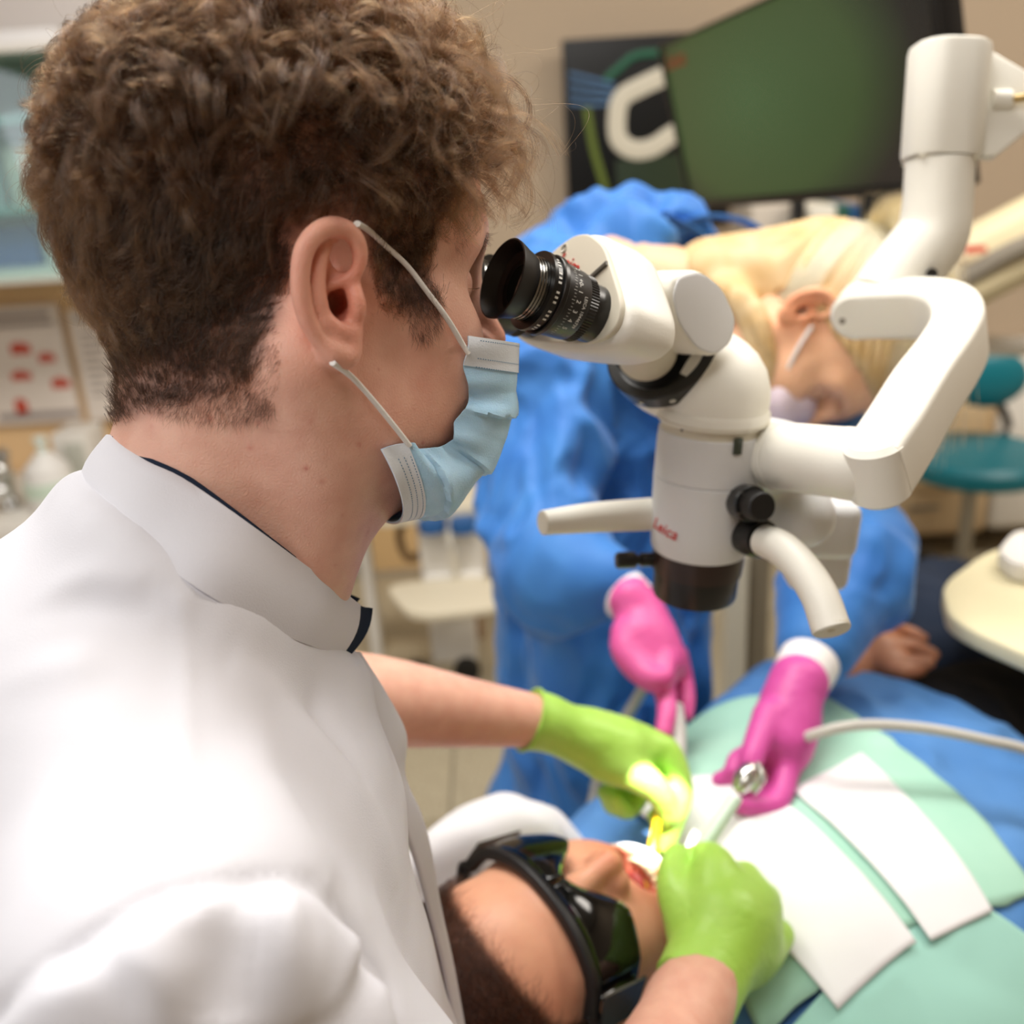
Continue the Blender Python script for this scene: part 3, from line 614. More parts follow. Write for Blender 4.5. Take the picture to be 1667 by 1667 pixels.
# ---- trunk and arms
TA = math.radians(27); TT = np.array([[math.cos(TA), -math.sin(TA), 0], [math.sin(TA), math.cos(TA), 0], [0, 0, 1]])
NB = dh((-.085, 0, -.16))
def tb(l): return NB+np.asarray(l, float)@TT.T
def Q(px, py, d, r): return tuple(P(px, py, d))+(r,)
def nearest(V, N, px, py, pxs=None):
    """the visible vertex of a surface seen at a pixel"""
    s = proj(V) if pxs is None else pxs; ff = ((V-CAMP)*N).sum(1) < 0
    d = np.hypot(s[:, 0]-px, s[:, 1]-py)+np.where(ff, 0, 1e4); d = d+(s[:, 2]-s[:, 2].min())*8; return int(d.argmin())
def segdist(V, poly):
    out = np.full(len(V), 9.); tt = np.zeros(len(V)); poly = np.asarray(poly); side = np.zeros((len(V), 3))
    for i in range(len(poly)-1):
        a, b = poly[i], poly[i+1]; d = b-a; t = np.clip(((V-a)@d)/(d@d), 0, 1); w = V-a-t[:, None]*d; r = np.sqrt((w**2).sum(1))
        m = r < out; out[m] = r[m]; tt[m] = i+t[m]; side[m] = w[m]
    return out, tt, side
B = Sdf()
B.add(ell(tb((-.012, 0, -.20)), (.092, .14, .16), TT)); B.add(ell(tb((-.015, 0, -.08)), (.070, .11, .065), TT), .04)
B.add(ell(tb((.01, 0, -.38)), (.10, .13, .17), TT), .05)
B.add(rc(tb((-.015, 0, -.04)), dh((-.075, 0, -.145)), .055, .056), .03)
for _s in (-1, 1): B.add(rc(tb((-.02, _s*.05, -.045)), tb((-.02, _s*.15, -.07)), .040, .044), .03)
EL = tb((.10, -.20, -.32)); ER_ = P(455, 1155, .73)
WR = P(1120, 1640, .665); WL = P(880, 1175, .845)
B.add(path([tuple(tb((-.02, -.16, -.07)))+(.046,), tuple((tb((-.02, -.16, -.07))+EL)/2)+(.043,), tuple(EL)+(.038,)], 6), .03)
B.add(path([tuple(EL)+(.039,), tuple(EL*.6+WR*.4)+(.038,), tuple(EL*.25+WR*.75)+(.031,), tuple(WR)+(.0275,)], 10), .02)
B.add(path([Q(1120, 1640, .665, .0275), Q(1150, 1590, .69, .026), Q(1170, 1540, .71, .022)], 5), .01)
B.add(path([tuple(tb((-.02, .16, -.07)))+(.045,), tuple((tb((-.02, .16, -.07))+ER_)/2)+(.042,), tuple(ER_)+(.040,)], 6), .03)
B.add(path([tuple(ER_)+(.041,), Q(560, 1140, .755, .0375), Q(650, 1146, .78, .0345), Q(760, 1160, .81, .0285), Q(880, 1176, .845, .0225), Q(960, 1205, .865, .022)], 14), .02)
Vb, Fb = B.mesh((-.42, .02, .62), (.20, .98, 1.20), .0042)
Vb = lap(Vb, Fb, 1)
Vall = np.vstack([dh(Vh), Vb]); Fall = np.vstack([Fh, Fb+len(Vh)])
tn = np.ones((len(Vb), 3))*np.array([1.05, 1.0, .95])
body = pydata('body', Vall, Fall, skin_m, dentist); setcol(body, 'tone', np.vstack([tone_h, tn]))
# ---- coat
coat_m = mat('white_coat_cloth', (222, 222, 229), rough=.85, spec=.2, bump=.25, bscale=1400, sheen=.15)
navy_m = mat('navy_trim_cloth', (30, 42, 62), rough=.85, spec=.2, bump=.3, bscale=1500)
K = Sdf()
K.add(ell(tb((-.005, 0, -.20)), (.126, .190, .20), TT)); K.add(ell(tb((-.002, 0, -.09)), (.111, .165, .085), TT), .03)
K.add(ell(tb((.02, 0, -.42)), (.130, .175, .24), TT), .05)
K.add(path([tuple(tb((-.050, 0, -.010)))+(.052,), tuple(tb((.00, 0, .012)))+(.052,)]), .05)
for _s in (-1, 1):
    K.add(rc(tb((-.012, _s*.050, -.012)), tb((-.018, _s*.155, -.060)), .052, .058), .045)
    K.add(path([tuple(tb((-.018, _s*.165, -.062)))+(.060,)]+[tuple(tb((-.018, _s*.165, -.062))*(1-t)+(EL if _s < 0 else ER_)*t)+(r,) for t, r in ((.35, .058), (.72, .055))], 6), .022)
ring_b = [(-.100, 0, -.098), (-.093, -.045, -.106), (-.063, -.070, -.130), (-.030, -.056, -.158), (.016, -.018, -.198), (.018, .016, -.198), (-.030, .056, -.158), (-.063, .070, -.130), (-.093, .045, -.106), (-.100, 0, -.098)]
K.add(path([tuple(dh(q))+(.0125,) for q in ring_b], 30), .03)
K.sub(rc(dh((-.028, 0, -.08)), dh((-.046, 0, -.152)), .060, .050), .008)
K.cut(half([0, 0, -1], -.66))
Vk, Fk = K.mesh((-.48, -.06, .66), (.12, .90, 1.24), .0036)
# clear the neck opening
hv = dinv(Vk)
Vk = lap(Vk, Fk, 3); Nk = vnormals(Vk, Fk)
def coat_pt(px, py): return Vk[nearest(Vk, Nk, px, py, pk)]
pk = proj(Vk)
d, t, sd = segdist(Vk, [coat_pt(*q) for q in [(262, 915), (298, 975), (300, 1080), (300, 1200), (302, 1330), (300, 1440)]])
Vk = Vk+Nk*(.0012*np.exp(-(d/.004)**2)*np.exp(-np.maximum(t-4, 0)))[:, None]
seam = [coat_pt(*q) for q in [(-60, 1700), (0, 1648), (130, 1545), (260, 1465), (400, 1432), (500, 1440), (570, 1500), (630, 1600), (660, 1700)]]
d, t, sd = segdist(Vk, seam)
inner = (sd@np.array(tb((-.018, -.3, -.2))-NB)) > 0
g = np.exp(-(d/.03)**2)*(.5+.5*np.sin(t*4.6+np.sin(t*3)*1.2))
Vk = Vk-Nk*(.0022*np.exp(-(d/.0035)**2))[:, None]+Nk*(np.where(inner, .0055*np.exp(-(d/.045)**2)*(1-np.exp(-(d/.006)**2))*(.6+g), 0))[:, None]
def fold(V, N, poly, w, h, k=1.0):
    d, t, sd = segdist(V, poly); n = len(poly)-1; env = np.sin(np.pi*np.clip(t/n, 0, 1))**.6
    return V+N*(h*env*np.exp(-(d/w)**2))[:, None]
for pl, w, h in [([(370, 1080), (450, 1130), (560, 1260), (640, 1450)], .010, .0035), ([(330, 1120), (420, 1260), (520, 1420)], .012, .003), ([(420, 1100), (520, 1160), (600, 1290)], .008, -.0028),
                 ([(60, 960), (150, 930), (240, 950)], .007, .002), ([(20, 1010), (120, 985), (250, 1000)], .008, -.002), ([(0, 1120), (120, 1080), (280, 1080)], .010, .0025),
                 ([(540, 1440), (600, 1560), (640, 1667)], .010, -.004), ([(330, 1470), (360, 1560), (340, 1667)], .014, -.006), ([(430, 1460), (470, 1560), (480, 1667)], .014, .006), ([(200, 1520), (260, 1600), (270, 1690)], .012, .005),
                 ([(620, 1150), (650, 1300), (700, 1450)], .006, .002)]:
    Vk = fold(Vk, Nk, [coat_pt(*q) for q in pl], w, h)
Vk = Vk+Nk*(fbm(Vk, 14, 5)*.0022)[:, None]
coat = pydata('coat', Vk, Fk, coat_m, dentist)
# ---- stand-up collar: outer white band, navy lining
def midy(px, py, y):
    a = dinv(CAMP); b = dinv(P(px, py, 1.)); t = (y-a[1])/(b[1]-a[1]); return tuple(a+t*(b-a))
top = [(-.088, 0, -.066), (-.078, -.034, -.073), (-.064, -.050, -.080), (-.041, -.069, -.098), (-.008, -.056, -.127), midy(543, 957, -.046), midy(578, 985, -.018)]
bot = [(-.101, 0, -.094), (-.096, -.040, -.098), (-.083, -.064, -.108), (-.063, -.083, -.124), (-.028, -.069, -.151), midy(505, 1052, -.056), midy(543, 1074, -.030)]
def band(name, top, bot, m, grow=0.0, thick=.0022, nu=60, nv=8, bulge=.004, parent=dentist):
    tp = np.array(top, float); bt = np.array(bot, float); mir = np.array([1, -1, 1.])
    T2 = spline(np.vstack([(tp*mir)[::-1][:-1], tp]), nu); B2 = spline(np.vstack([(bt*mir)[::-1][:-1], bt]), nu)
    cen = (T2.mean(0)+B2.mean(0))/2; V = []
    for lay in (0, 1):
        for i in range(nu):
            for j in range(nv+1):
                v = j/nv; p = T2[i]*(1-v)+B2[i]*v; o = p-cen; o[2] = 0; o = o/np.linalg.norm(o)
                V.append(p+o*(grow-lay*thick+bulge*math.sin(v*math.pi)-.002*v*(1-v)))
    n1 = nv+1; L = nu*n1; fs = []
    for i in range(nu-1):
        for j in range(nv):
            a = i*n1+j; fs.append((a, a+1, a+n1+1, a+n1)); fs.append((L+a, L+a+n1, L+a+n1+1, L+a+1))
        a = i*n1; fs.append((a, a+n1, L+a+n1, L+a)); a += nv; fs.append((a, L+a, L+a+n1, a+n1))
    for i in (0, nu-1):
        for j in range(nv):
            a = i*n1+j; fs.append((a, L+a, L+a+1, a+1))
    o = pydata(name, dh(V), fs, m, parent); edge_split(o, 50); return o
collar = band('collar', top, bot, coat_m, grow=.003)
top2 = [tuple(np.array(p)+np.array([0, 0, .0015])) for p in top[:-1]]+[midy(583, 984, -.020), midy(607, 990, -.010)]
bot2 = [tuple(np.array(p)) for p in bot[:-1]]+[midy(548, 1074, -.030), midy(568, 1070, -.024)]
lining = band('collar_lining', top2, bot2, navy_m, grow=0)
tag(lining, 'navy blue collar lining')
# ---- button flap down the front, standing off the chest
def flap():
    front = [(572, 1062), (604, 1120), (632, 1200), (642, 1270), (668, 1340), (690, 1400), (712, 1480), (735, 1570), (756, 1680)]
    edge = [(590, 1066), (630, 1130), (662, 1196), (660, 1262), (688, 1330), (704, 1392), (718, 1475), (738, 1570), (758, 1680)]
    A = []; E_ = []
    for (x, y), (x2, y2), k in zip(front, edge, range(20)):
        A.append(P(x-14, y+6, MIDD(x, y)-.012)); E_.append(P(x2, y2, MIDD(x2, y2)+.010))
    A = spline(A, 60); E_ = spline(E_, 60); V = []; nv = 6
    for lay in (0, 1):
        for i in range(60):
            for j in range(nv+1):
                v = j/nv; p = A[i]*(1-v)+E_[i]*v; V.append(p+TT[:, 1]*(.0025*lay)+TT[:, 0]*(.003*math.sin(v*3.1)))
    n1 = nv+1; L = 60*n1; fs = []
    for i in range(59):
        for j in range(nv):
            a = i*n1+j; fs.append((a, a+n1, a+n1+1, a+1)); fs.append((L+a, L+a+1, L+a+n1+1, L+a+n1))
        a = i*n1+nv; fs.append((a, a+n1, L+a+n1, L+a)); a = i*n1; fs.append((a, L+a, L+a+n1, a+n1))
    return pydata('coat_flap', V, fs, coat_m, dentist)
def MIDD(px, py):
    a = dinv(CAMP); b = dinv(P(px, py, 1.)); t = -a[1]/(b[1]-a[1]); return t
flap()
# ---- hair
def inpoly(x, z, poly):
    r = np.zeros(len(x), bool); n = len(poly)
    for i in range(n):
        x1, z1 = poly[i]; x2, z2 = poly[(i+1) % n]
        c = ((z1 > z) != (z2 > z)) & (x < (x2-x1)*(z-z1)/(z2-z1+1e-12)+x1); r ^= c
    return r
HL = [(.0885, .100), (.080, .096), (.074, .088), (.066, .070), (.062, .058), (.052, .042), (.049, .029), (.047, .015), (.050, .002), (.043, -.004), (.030, .001), (.018, .014), (.010, .030), (.000, .036), (-.010, .034), (-.020, .024), (-.024, .012), (-.028, -.004), (-.034, -.018), (-.038, -.028), (-.047, -.040), (-.063, -.046), (-.074, -.050), (-.088, -.060), (-.2, -.060), (-.2, .3), (.2, .3), (.2, .1)]
Nh = vnormals(Vh, Fh)
wob = fbm(Vh, 90, 3)*.003; scalp = inpoly(Vh[:, 0]+wob, Vh[:, 2]+wob, HL) & (np.linalg.norm(Vh-np.array([-.0075, -.0855, .004]), axis=1) > .012)
scalp &= ~((Vh[:, 1] < -.074) & (np.abs(Vh[:, 0]+.008) < .026) & (Vh[:, 2] < .035))
ms = lap(np.repeat(scalp[:, None].astype(float), 3, 1), Fh, 26, .8)[:, :1]; ms = ms*(.80+.2*vnoise(Vh, 400, 2)[:, None])
tone2 = np.vstack([tone_h*(1-ms)+np.array([.08, .055, .048])*ms, tn])
body.data.color_attributes['tone'].data.foreach_set('color', np.column_stack([tone2, np.ones(len(tone2))]).astype(np.float32).ravel())
SV = Vh[scalp]; SN = Nh[scalp]
def sm(x, a, b): t = np.clip((x-a)/(b-a), 0, 1); return t*t*(3-2*t)
def smooth_n(p):                        # direction away from the middle of the skull
    q = p-np.array([-.005, 0, .045]); q = q/np.array([1.1, 1, 1.]); return q/np.linalg.norm(q, axis=1)[:, None]
hair_m = hairmat('curly_brown_hair', (16, 10, 7), .26, rgb_tip=(98, 60, 28))
def grow(n, seed, child, K_=18, spread=.0035, curlk=1.0, thin=.000065, wild=0.0, low=False):
    rg = np.random.default_rng(seed); vis = SV[:, 1] < .055
    pool = np.where(vis | (SV[:, 2] > .07))[0]; pool = pool[SV[pool, 2] < .035] if low else pool; id0 = rg.choice(pool, n); p = SV[id0]; nn = smooth_n(p)
    x, y, z = p.T
    topw = sm(z, .045, .095); front = sm(x, .01, .07); sideb = sm(x, .015, .035)*sm(-z, -.05, -.02)
    nape = sm(-z, .0, .035); ab = sm(x, -.005, .02)*(1-topw)
    L = .023+.048*topw+.006*(1-nape)*sm(-x, .0, .05)+.010*topw*front; L = np.where(sideb > .3, .015, L); L = L*(1-.15*nape)
    L = L*(1-.35*ab)
    L *= rg.uniform(.75, 1.25, n)*(1-.25*topw*sm(-x, .0, .06))
    H = .004+.019*topw*(1-.75*sm(-x, -.01, .06))+.003*sm(-x, .02, .08)*(1-nape)-.0022*sideb; H = H+.004*front*topw
    H = np.maximum(H*rg.uniform(.5, 1.15, n)*(1+wild*rg.uniform(0, 1.5, n)), .0012)
    # flow: down and back on the sides, forward on the brow
    flow = np.stack([-.55+.9*topw*front+.9*sideb+.35*nape-.5*ab*0, .0*x, -1.0+.75*topw], 1)
    flow[:, 1] = y*6*topw
    rnd = rg.normal(size=(n, 3))*(.25+.75*topw+.15*(1-nape))[:, None]
    cl = np.floor(p/.013); hsh = np.stack([_h3(cl, s) for s in (1, 2, 3)], 1)*2-1
    T_ = flow+rnd*.35+hsh*(.25+1.2*topw)[:, None]; T_ -= nn*(T_*nn).sum(1)[:, None]; T_ /= np.linalg.norm(T_, axis=1)[:, None]
    Bn = np.cross(nn, T_)
    r = (.0012+.0082*topw*(1-.35*sm(-x, .0, .06))+.0022*(1-topw)*(1-nape)*(1-sideb))*rg.uniform(.6, 1.3, n)*curlk
    turns = (.6+.85*topw+.5*(1-nape)*(1-topw))*rg.uniform(.7, 1.3, n); ph = rg.uniform(0, 6.28, n); hand = rg.choice([-1, 1], n)
    t = np.linspace(0, 1, K_)[None, :, None]; tk = t[..., 0]
    def ex(a): return a[:, None, None]
    rise = ex(H)*(1-np.exp(-4*t)); adv = ex(L)*t*(.62+.38*(1-ex(topw)))
    ang = ph[:, None]+hand[:, None]*turns[:, None]*6.283*tk; gr = np.minimum(tk*3, 1)
    c = p[:, None]+nn[:, None]*rise+T_[:, None]*adv
    # stay on the skull's curve while advancing
    q = c-np.array([-.005, 0, .045]); rad0 = np.linalg.norm(p-np.array([-.005, 0, .045]), axis=1)
    cn = q/np.linalg.norm(q, axis=2, keepdims=True); tgt = rad0[:, None, None]+rise*1.0
    tgt = np.where((c[..., 2:3] < -.0), np.linalg.norm(q, axis=2, keepdims=True), tgt)
    w = .85*(1-ex(nape)); c = c*(1-w)+(np.array([-.005, 0, .045])+cn*tgt)*w
    c = c+(cn*np.cos(ang)[..., None]+Bn[:, None]*np.sin(ang)[..., None]*.8+T_[:, None]*np.sin(ang)[..., None]*.7)*(ex(r)*gr[..., None])
    droop = ex(topw*front*.014)*t*t; c = c-np.array([0, 0, 1.])*droop+np.array([1., 0, 0])*droop*.5
    if child > 1:
        off = rg.normal(size=(n, child, 3)); off -= nn[:, None]*(off*nn[:, None]).sum(2, keepdims=True)
        off = off*spread*np.array(1.0); conv = (1-.88*tk**.7)[:, None, :, None]
        jit = rg.normal(size=(n, child, 1, 3))*.0012*tk[:, None, :, None]
        ln = rg.uniform(.0, .25, (n, child, 1, 1))
        cc = c[:, None]+off[:, :, None]*conv+jit
        cc = cc-(cc-cc[:, :, :1])*ln*tk[:, None, :, None]*.5
        c = cc.reshape(-1, K_, 3)
    k = rg.random(len(c)) < 1; c = c[k]
    # keep strands out of the skin
    q = c-np.array([-.012, 0, .052]); s_ = q/np.array([.0945, .0745, .0885]); m = np.sqrt((s_**2).sum(2)); 
    f = np.where((m < 1.0) & (c[..., 2] > .03), 1/np.maximum(m, .5), 1); c = np.array([-.012, 0, .052])+q*f[..., None]
    return c, thin*np.linspace(1, .35, K_)
ca, ra = grow(1300, 11, 34, spread=.0036)
cb, rb = grow(5200, 12, 6, spread=.003, curlk=.7)
cd_, rd_ = grow(2600, 14, 7, spread=.003, curlk=.9, low=True)
cc_, rc_ = grow(260, 13, 1, curlk=1.5, thin=.00005, wild=1.0)
HC = np.vstack([ca, cb, cc_, cd_])
# drop what would cover the ear
e = HC-np.array([-.008, -.0855, .004]); bad = ((np.abs(e[..., 0]) < .021) & (np.abs(e[..., 2]) < .028) & (HC[..., 1] < -.072)).any(1); HC = HC[~bad]
strands('hair', dh(HC), np.broadcast_to(ra, HC.shape[:2]), hair_m, dentist)
# fine short hairs: nape edge, sideburn, brow and lashes
def shorts(name, pts, nrm, dirs, L, n, seed, m, thin=.00005, sp=.002):
    rg = np.random.default_rng(seed); i = rg.integers(0, len(pts), n); p = pts[i]+rg.normal(size=(n, 3))*sp*0; d = dirs[i]+rg.normal(size=(n, 3))*.35
    d /= np.linalg.norm(d, axis=1)[:, None]; t = np.linspace(0, 1, 5)[None, :, None]; l = (L*rg.uniform(.5, 1.2, n))[:, None, None]
    c = p[:, None]+d[:, None]*l*t+nrm[i][:, None]*(l*.35*np.sin(t*2.0)); return c, thin*np.linspace(1, .3, 5)
def region(c, r, ymax=0): return np.where((((Vh-np.array(c))/np.array(r))**2).sum(1) < 1)[0]
sh = []
def addsh(c, r, d, L, n, seed):
    i = region(c, r); i = i[Vh[i, 1] < .0]
    if len(i): sh.append(shorts('x', Vh[i], Nh[i], np.broadcast_to(np.array(d, float), (len(i), 3)), L, n, seed, None)[0])
addsh((.043, -.070, .000), (.010, .01, .016), (.25, 0, -1), .006, 700, 1); addsh((-.055, -.055, -.045), (.035, .03, .010), (-.2, 0, -1), .006, 1100, 2)
addsh((-.035, -.07, -.020), (.008, .02, .03), (-.4, 0, -1), .005, 500, 3); addsh((.064, -.058, .055), (.007, .02, .03), (.1, 0, -1), .005, 400, 4)
addsh((.088, -.028, .036), (.014, .022, .004), (-.5, -.8, -.2), .005, 110, 5)
SH = np.vstack(sh); strands('short_hair', dh(SH), .00005*np.linspace(1, .3, 5), hairmat('short_brown_hair', (30, 19, 13), .3), dentist)
lc = []
for k in range(26):
    y0 = -.020-.024*k/25; b = np.array([.086-.010*(k/25)**2, y0, .011]); l = [b+np.array([.006, -.003*(k/25), -.003])*t+np.array([0, 0, .003])*t*t for t in np.linspace(0, 1, 5)]; lc.append(l)
strands('eyelashes', dh(np.array(lc)), .00008*np.linspace(1, .3, 5), hair_m, dentist)
# ---- face mask
mask_m = mat('blue_mask_fabric', (188, 225, 250), rough=.8, spec=.25, bump=.35, bscale=1200, var=.12, vscale=60, rgb2=(170, 212, 240), sss=.15, sss_s=.003)
hem_m = mat('white_mask_hem', (225, 232, 240), rough=.8, spec=.25, bump=.3, bscale=1200)
band_m = mat('white_elastic', (238, 236, 232), rough=.85, spec=.2, bump=.6, bscale=2500)
stitch_m = mat('stitch_blue', (96, 140, 176), rough=.8)
sph = proj(dh(Vh)); Wh = dh(Vh); WN = Nh@DR.T
def face_pt(px, py, off=.0015):
    i = nearest(Wh, WN, px, py, sph); return dinv(Wh[i])+Nh[i]*off
def mid_pt(px, py):
    a = dinv(CAMP); b = dinv(P(px, py, 1.)); t = -a[1]/(b[1]-a[1]); return a+t*(b-a)
mv = [0, .12, .3, .45, .58, .70, .80, .90, 1.0]
me_ = [(753, 546), (749, 598), (758, 650), (733, 684), (728, 714), (700, 727), (676, 722), (655, 717), (615, 727)]
mm = [(801, 556), (800, 605), (797, 650), (780, 704), (752, 752), (716, 795), (678, 824), (642, 834), (616, 842)]
Ne = np.array([face_pt(*q, off=.003) for q in me_]); Mm = np.array([mid_pt(*q) for q in mm])
nv_, nu_ = 90, 64
vv = np.linspace(0, 1, nv_); Nei = np.stack([np.interp(vv, mv, Ne[:, k]) for k in range(3)], 1); Mmi = np.stack([np.interp(vv, mv, Mm[:, k]) for k in range(3)], 1)
def sm1(a, it=6):
    for _ in range(it): a[1:-1] = a[1:-1]*.5+(a[:-2]+a[2:])*.25
    return a
Nei = sm1(Nei, 3); Mmi = sm1(Mmi, 10); G = np.zeros((nv_, nu_, 3))
for i in range(nv_):
    for j in range(nu_):
        a = math.pi*j/(nu_-1); y = Nei[i, 1]*math.cos(a); s = math.sin(a); k = 1-(1-s)**1.25
        wv = float(sm(np.array(vv[i]), .78, 1.0)); y = Nei[i, 1]*math.cos(a)*(1-.30*wv*s if a < math.pi/2 else 1-.95*wv)
        G[i, j] = (Nei[i, 0]+(Mmi[i, 0]-Nei[i, 0])*k, y*(1+.10*s*abs(math.cos(a))*2*(.3+vv[i])), Nei[i, 2]+(Mmi[i, 2]-Nei[i, 2])*k)
gu = np.gradient(G, axis=1); gv = np.gradient(G, axis=0); gn = np.cross(gu, gv); gn /= np.linalg.norm(gn, axis=2, keepdims=True)
cenM = np.array([.04, 0, -.06]); sg = np.sign(((G-cenM)*gn).sum(2)); gn *= np.where(sg == 0, 1, sg)[..., None]
U_ = np.linspace(0, 1, nu_)[None, :]; V_ = vv[:, None]; edgew = np.minimum(U_, 1-U_)*2
def saw(x, c, w): return np.where((x > c-w) & (x < c), (x-c+w)/w, 0)
D = sum(.0032*saw(V_+.09*(edgew-.3)*s, c, .13)*np.clip(edgew*5+.25, 0, 1) for c, s in ((.36, .8), (.60, 0), (.80, -1.0)))
D = D+.0018*np.sin(V_*38+U_*9)*np.exp(-edgew/.16)+.0012*np.sin(U_*31+V_*14)*np.exp(-((V_-.62)/.2)**2)*(edgew < .7)
G = G+gn*D[..., None]
hemr = .10
def grid_obj(name, G, m, thick, parent):
    a, b, _ = G.shape; gu = np.gradient(G, axis=1); gv = np.gradient(G, axis=0); n = np.cross(gu, gv); n /= np.linalg.norm(n, axis=2, keepdims=True)
    s = np.sign(((G-cenM)*n).sum(2)).mean(); n = n*(1 if s > 0 else -1)
    V = np.vstack([(G+n*thick/2).reshape(-1, 3), (G-n*thick/2).reshape(-1, 3)]); fs = []; L = a*b
    idx = np.arange(L).reshape(a, b); q = np.stack([idx[:-1, :-1], idx[:-1, 1:], idx[1:, 1:], idx[1:, :-1]], -1).reshape(-1, 4)
    if s > 0: q = q[:, ::1]
    q2 = q[:, ::-1]+L; ed = []
    for r in (idx[0], idx[-1][::-1], idx[::-1, 0], idx[:, -1]): ed.append(np.stack([r[:-1], r[:-1]+L, r[1:]+L, r[1:]], 1))
    o = pydata(name, dh(V), np.vstack([q, q2]+ed), m, parent); edge_split(o, 60); return o
mask_o = grid_obj('face_mask', G, mask_m, .0008, dentist)
i0 = int(.13*nv_); i1 = int(.895*nv_)
h1 = grid_obj('hem', G[:i0]+gn[:i0]*.0006, hem_m, .0010, mask_o); h2 = grid_obj('hem', G[i1:]+gn[i1:]*.0006, hem_m, .0010, mask_o)
tag(h1, 'white hem across the nose'); tag(h2, 'white hem under the chin')
sv = []; sf = []
for row in (.018, .085, .115, .915, .94, .965):
    i = int(row*(nv_-1))
    for j in range(2, nu_//2+4):
        for sub in (0, .5):
            a0, a1 = G[i, j]*(1-sub)+G[i, j+1]*sub, G[i, j]*(.75-sub)+G[i, j+1]*(.25+sub) if sub == 0 else G[i, j]*.25+G[i, j+1]*.75
            n_ = gn[i, j]*.0013; w = gv[i, j]/np.linalg.norm(gv[i, j])*.00022; b = len(sv)
            sv += [a0+n_-w, a1+n_-w, a1+n_+w, a0+n_+w]; sf.append((b, b+1, b+2, b+3))
st = pydata('stitching', dh(sv), sf, stitch_m, mask_o, False); tag(st, kind='stuff')
def loop(pts, r, name='ear_loop'):
    V = [dh(face_pt(x, y, off=o)) for x, y, o in pts]; q = sm1(spline(V, 50), 4); return sweep(name, q, circ(r, 12, .8), band_m, mask_o)
loop([(578, 366, .001), (598, 374, .002), (622, 398, .003), (655, 432, .0035), (690, 476, .003), (722, 520, .003), (746, 560, .003), (754, 574, .0045)], .0016)
loop([(541, 590, .0006), (566, 613, .0030), (600, 652, .0045), (632, 690, .004), (657, 720, .0045)], .0016)
# ---- gloves
green_m = mat('green_nitrile', (166, 212, 84), rough=.42, spec=.45, bump=.25, bscale=220, sss=.12, sss_s=.004, var=.15, vscale=30, rgb2=(174, 218, 98))
pink_m = mat('pink_nitrile', (222, 92, 160), rough=.45, spec=.4, bump=.25, bscale=220, sss=.12, sss_s=.004)
def wrinkle(V, N, amp, sc=120, seed=1, ax=None):
    q = V if ax is None else V-np.outer(V@ax, ax)*.7
    return V+N*((fbm(q, 45, seed+5)*.5-np.clip(.25-np.abs(fbm(q, sc*.6, seed)), 0, 1)*1.6)*amp)[:, None]
def glove(name, rows, m, parent, lo, hi, h=.0016, cuff=None, wr=.0008, k=.008, seed=1, extra=None, label=None):
    g = Sdf()
    for i, r in enumerate(rows): g.add(path([Q(*x) for x in r], max(4, 3*len(r))), k if i > 1 else .018)
    if extra: extra(g)
    if cuff is not None: g.cut(half(cuff[0], cuff[1]))
    V, Fc = g.mesh(lo, hi, h); V = lap(V, Fc, 3); N = vnormals(V, Fc); V = wrinkle(V, N, wr, seed=seed)
    o = pydata(name, V, Fc, m, parent)
    if label: tag(o, label)
    return o
# far hand: side of the hand to the camera, index and thumb closed on the yellow handpiece
fl_ = [[(862, 1172, .842, .0262), (885, 1176, .847, .0250), (920, 1190, .855, .0235), (965, 1208, .862, .0245), (1010, 1225, .868, .0270)],
       [(960, 1200, .875, .024), (1040, 1225, .885, .0235), (1075, 1240, .888, .018)],
       [(1050, 1215, .875, .0155), (1085, 1225, .872, .0130), (1108, 1282, .862, .0112), (1100, 1330, .858, .0095), (1083, 1378, .856, .0085)],
       [(985, 1240, .858, .0175), (1036, 1262, .848, .0145), (1072, 1290, .846, .0120), (1088, 1328, .850, .0095)],
       [(1060, 1235, .888, .0140), (1090, 1262, .892, .0115), (1092, 1312, .888, .0100), (1070, 1330, .880, .0088)],
       [(1030, 1240, .905, .0125), (1040, 1290, .905, .0105), (1020, 1318, .893, .0092), (1000, 1300, .885, .008)],
       [(1000, 1235, .915, .0115), (1010, 1280, .915, .0095), (1000, 1312, .900, .0085), (985, 1290, .892, .0075)]]
axF = (P(960, 1205, .86)-P(862, 1172, .842)); axF /= np.linalg.norm(axF)
g1 = glove('glove', fl_, green_m, dentist, P(950, 1250, .87)-.16, P(950, 1250, .87)+.17, cuff=(-axF, -axF@P(862, 1172, .842)), seed=3, label='bright green glove on the far hand')
fr = frame(axF); sweep('glove_cuff', [P(862, 1172, .842)+fr@np.array([.0272*math.cos(a), .0272*math.sin(a), .0]) for a in np.linspace(0, 6.2832, 33)], circ(.0014, 8), green_m, g1)
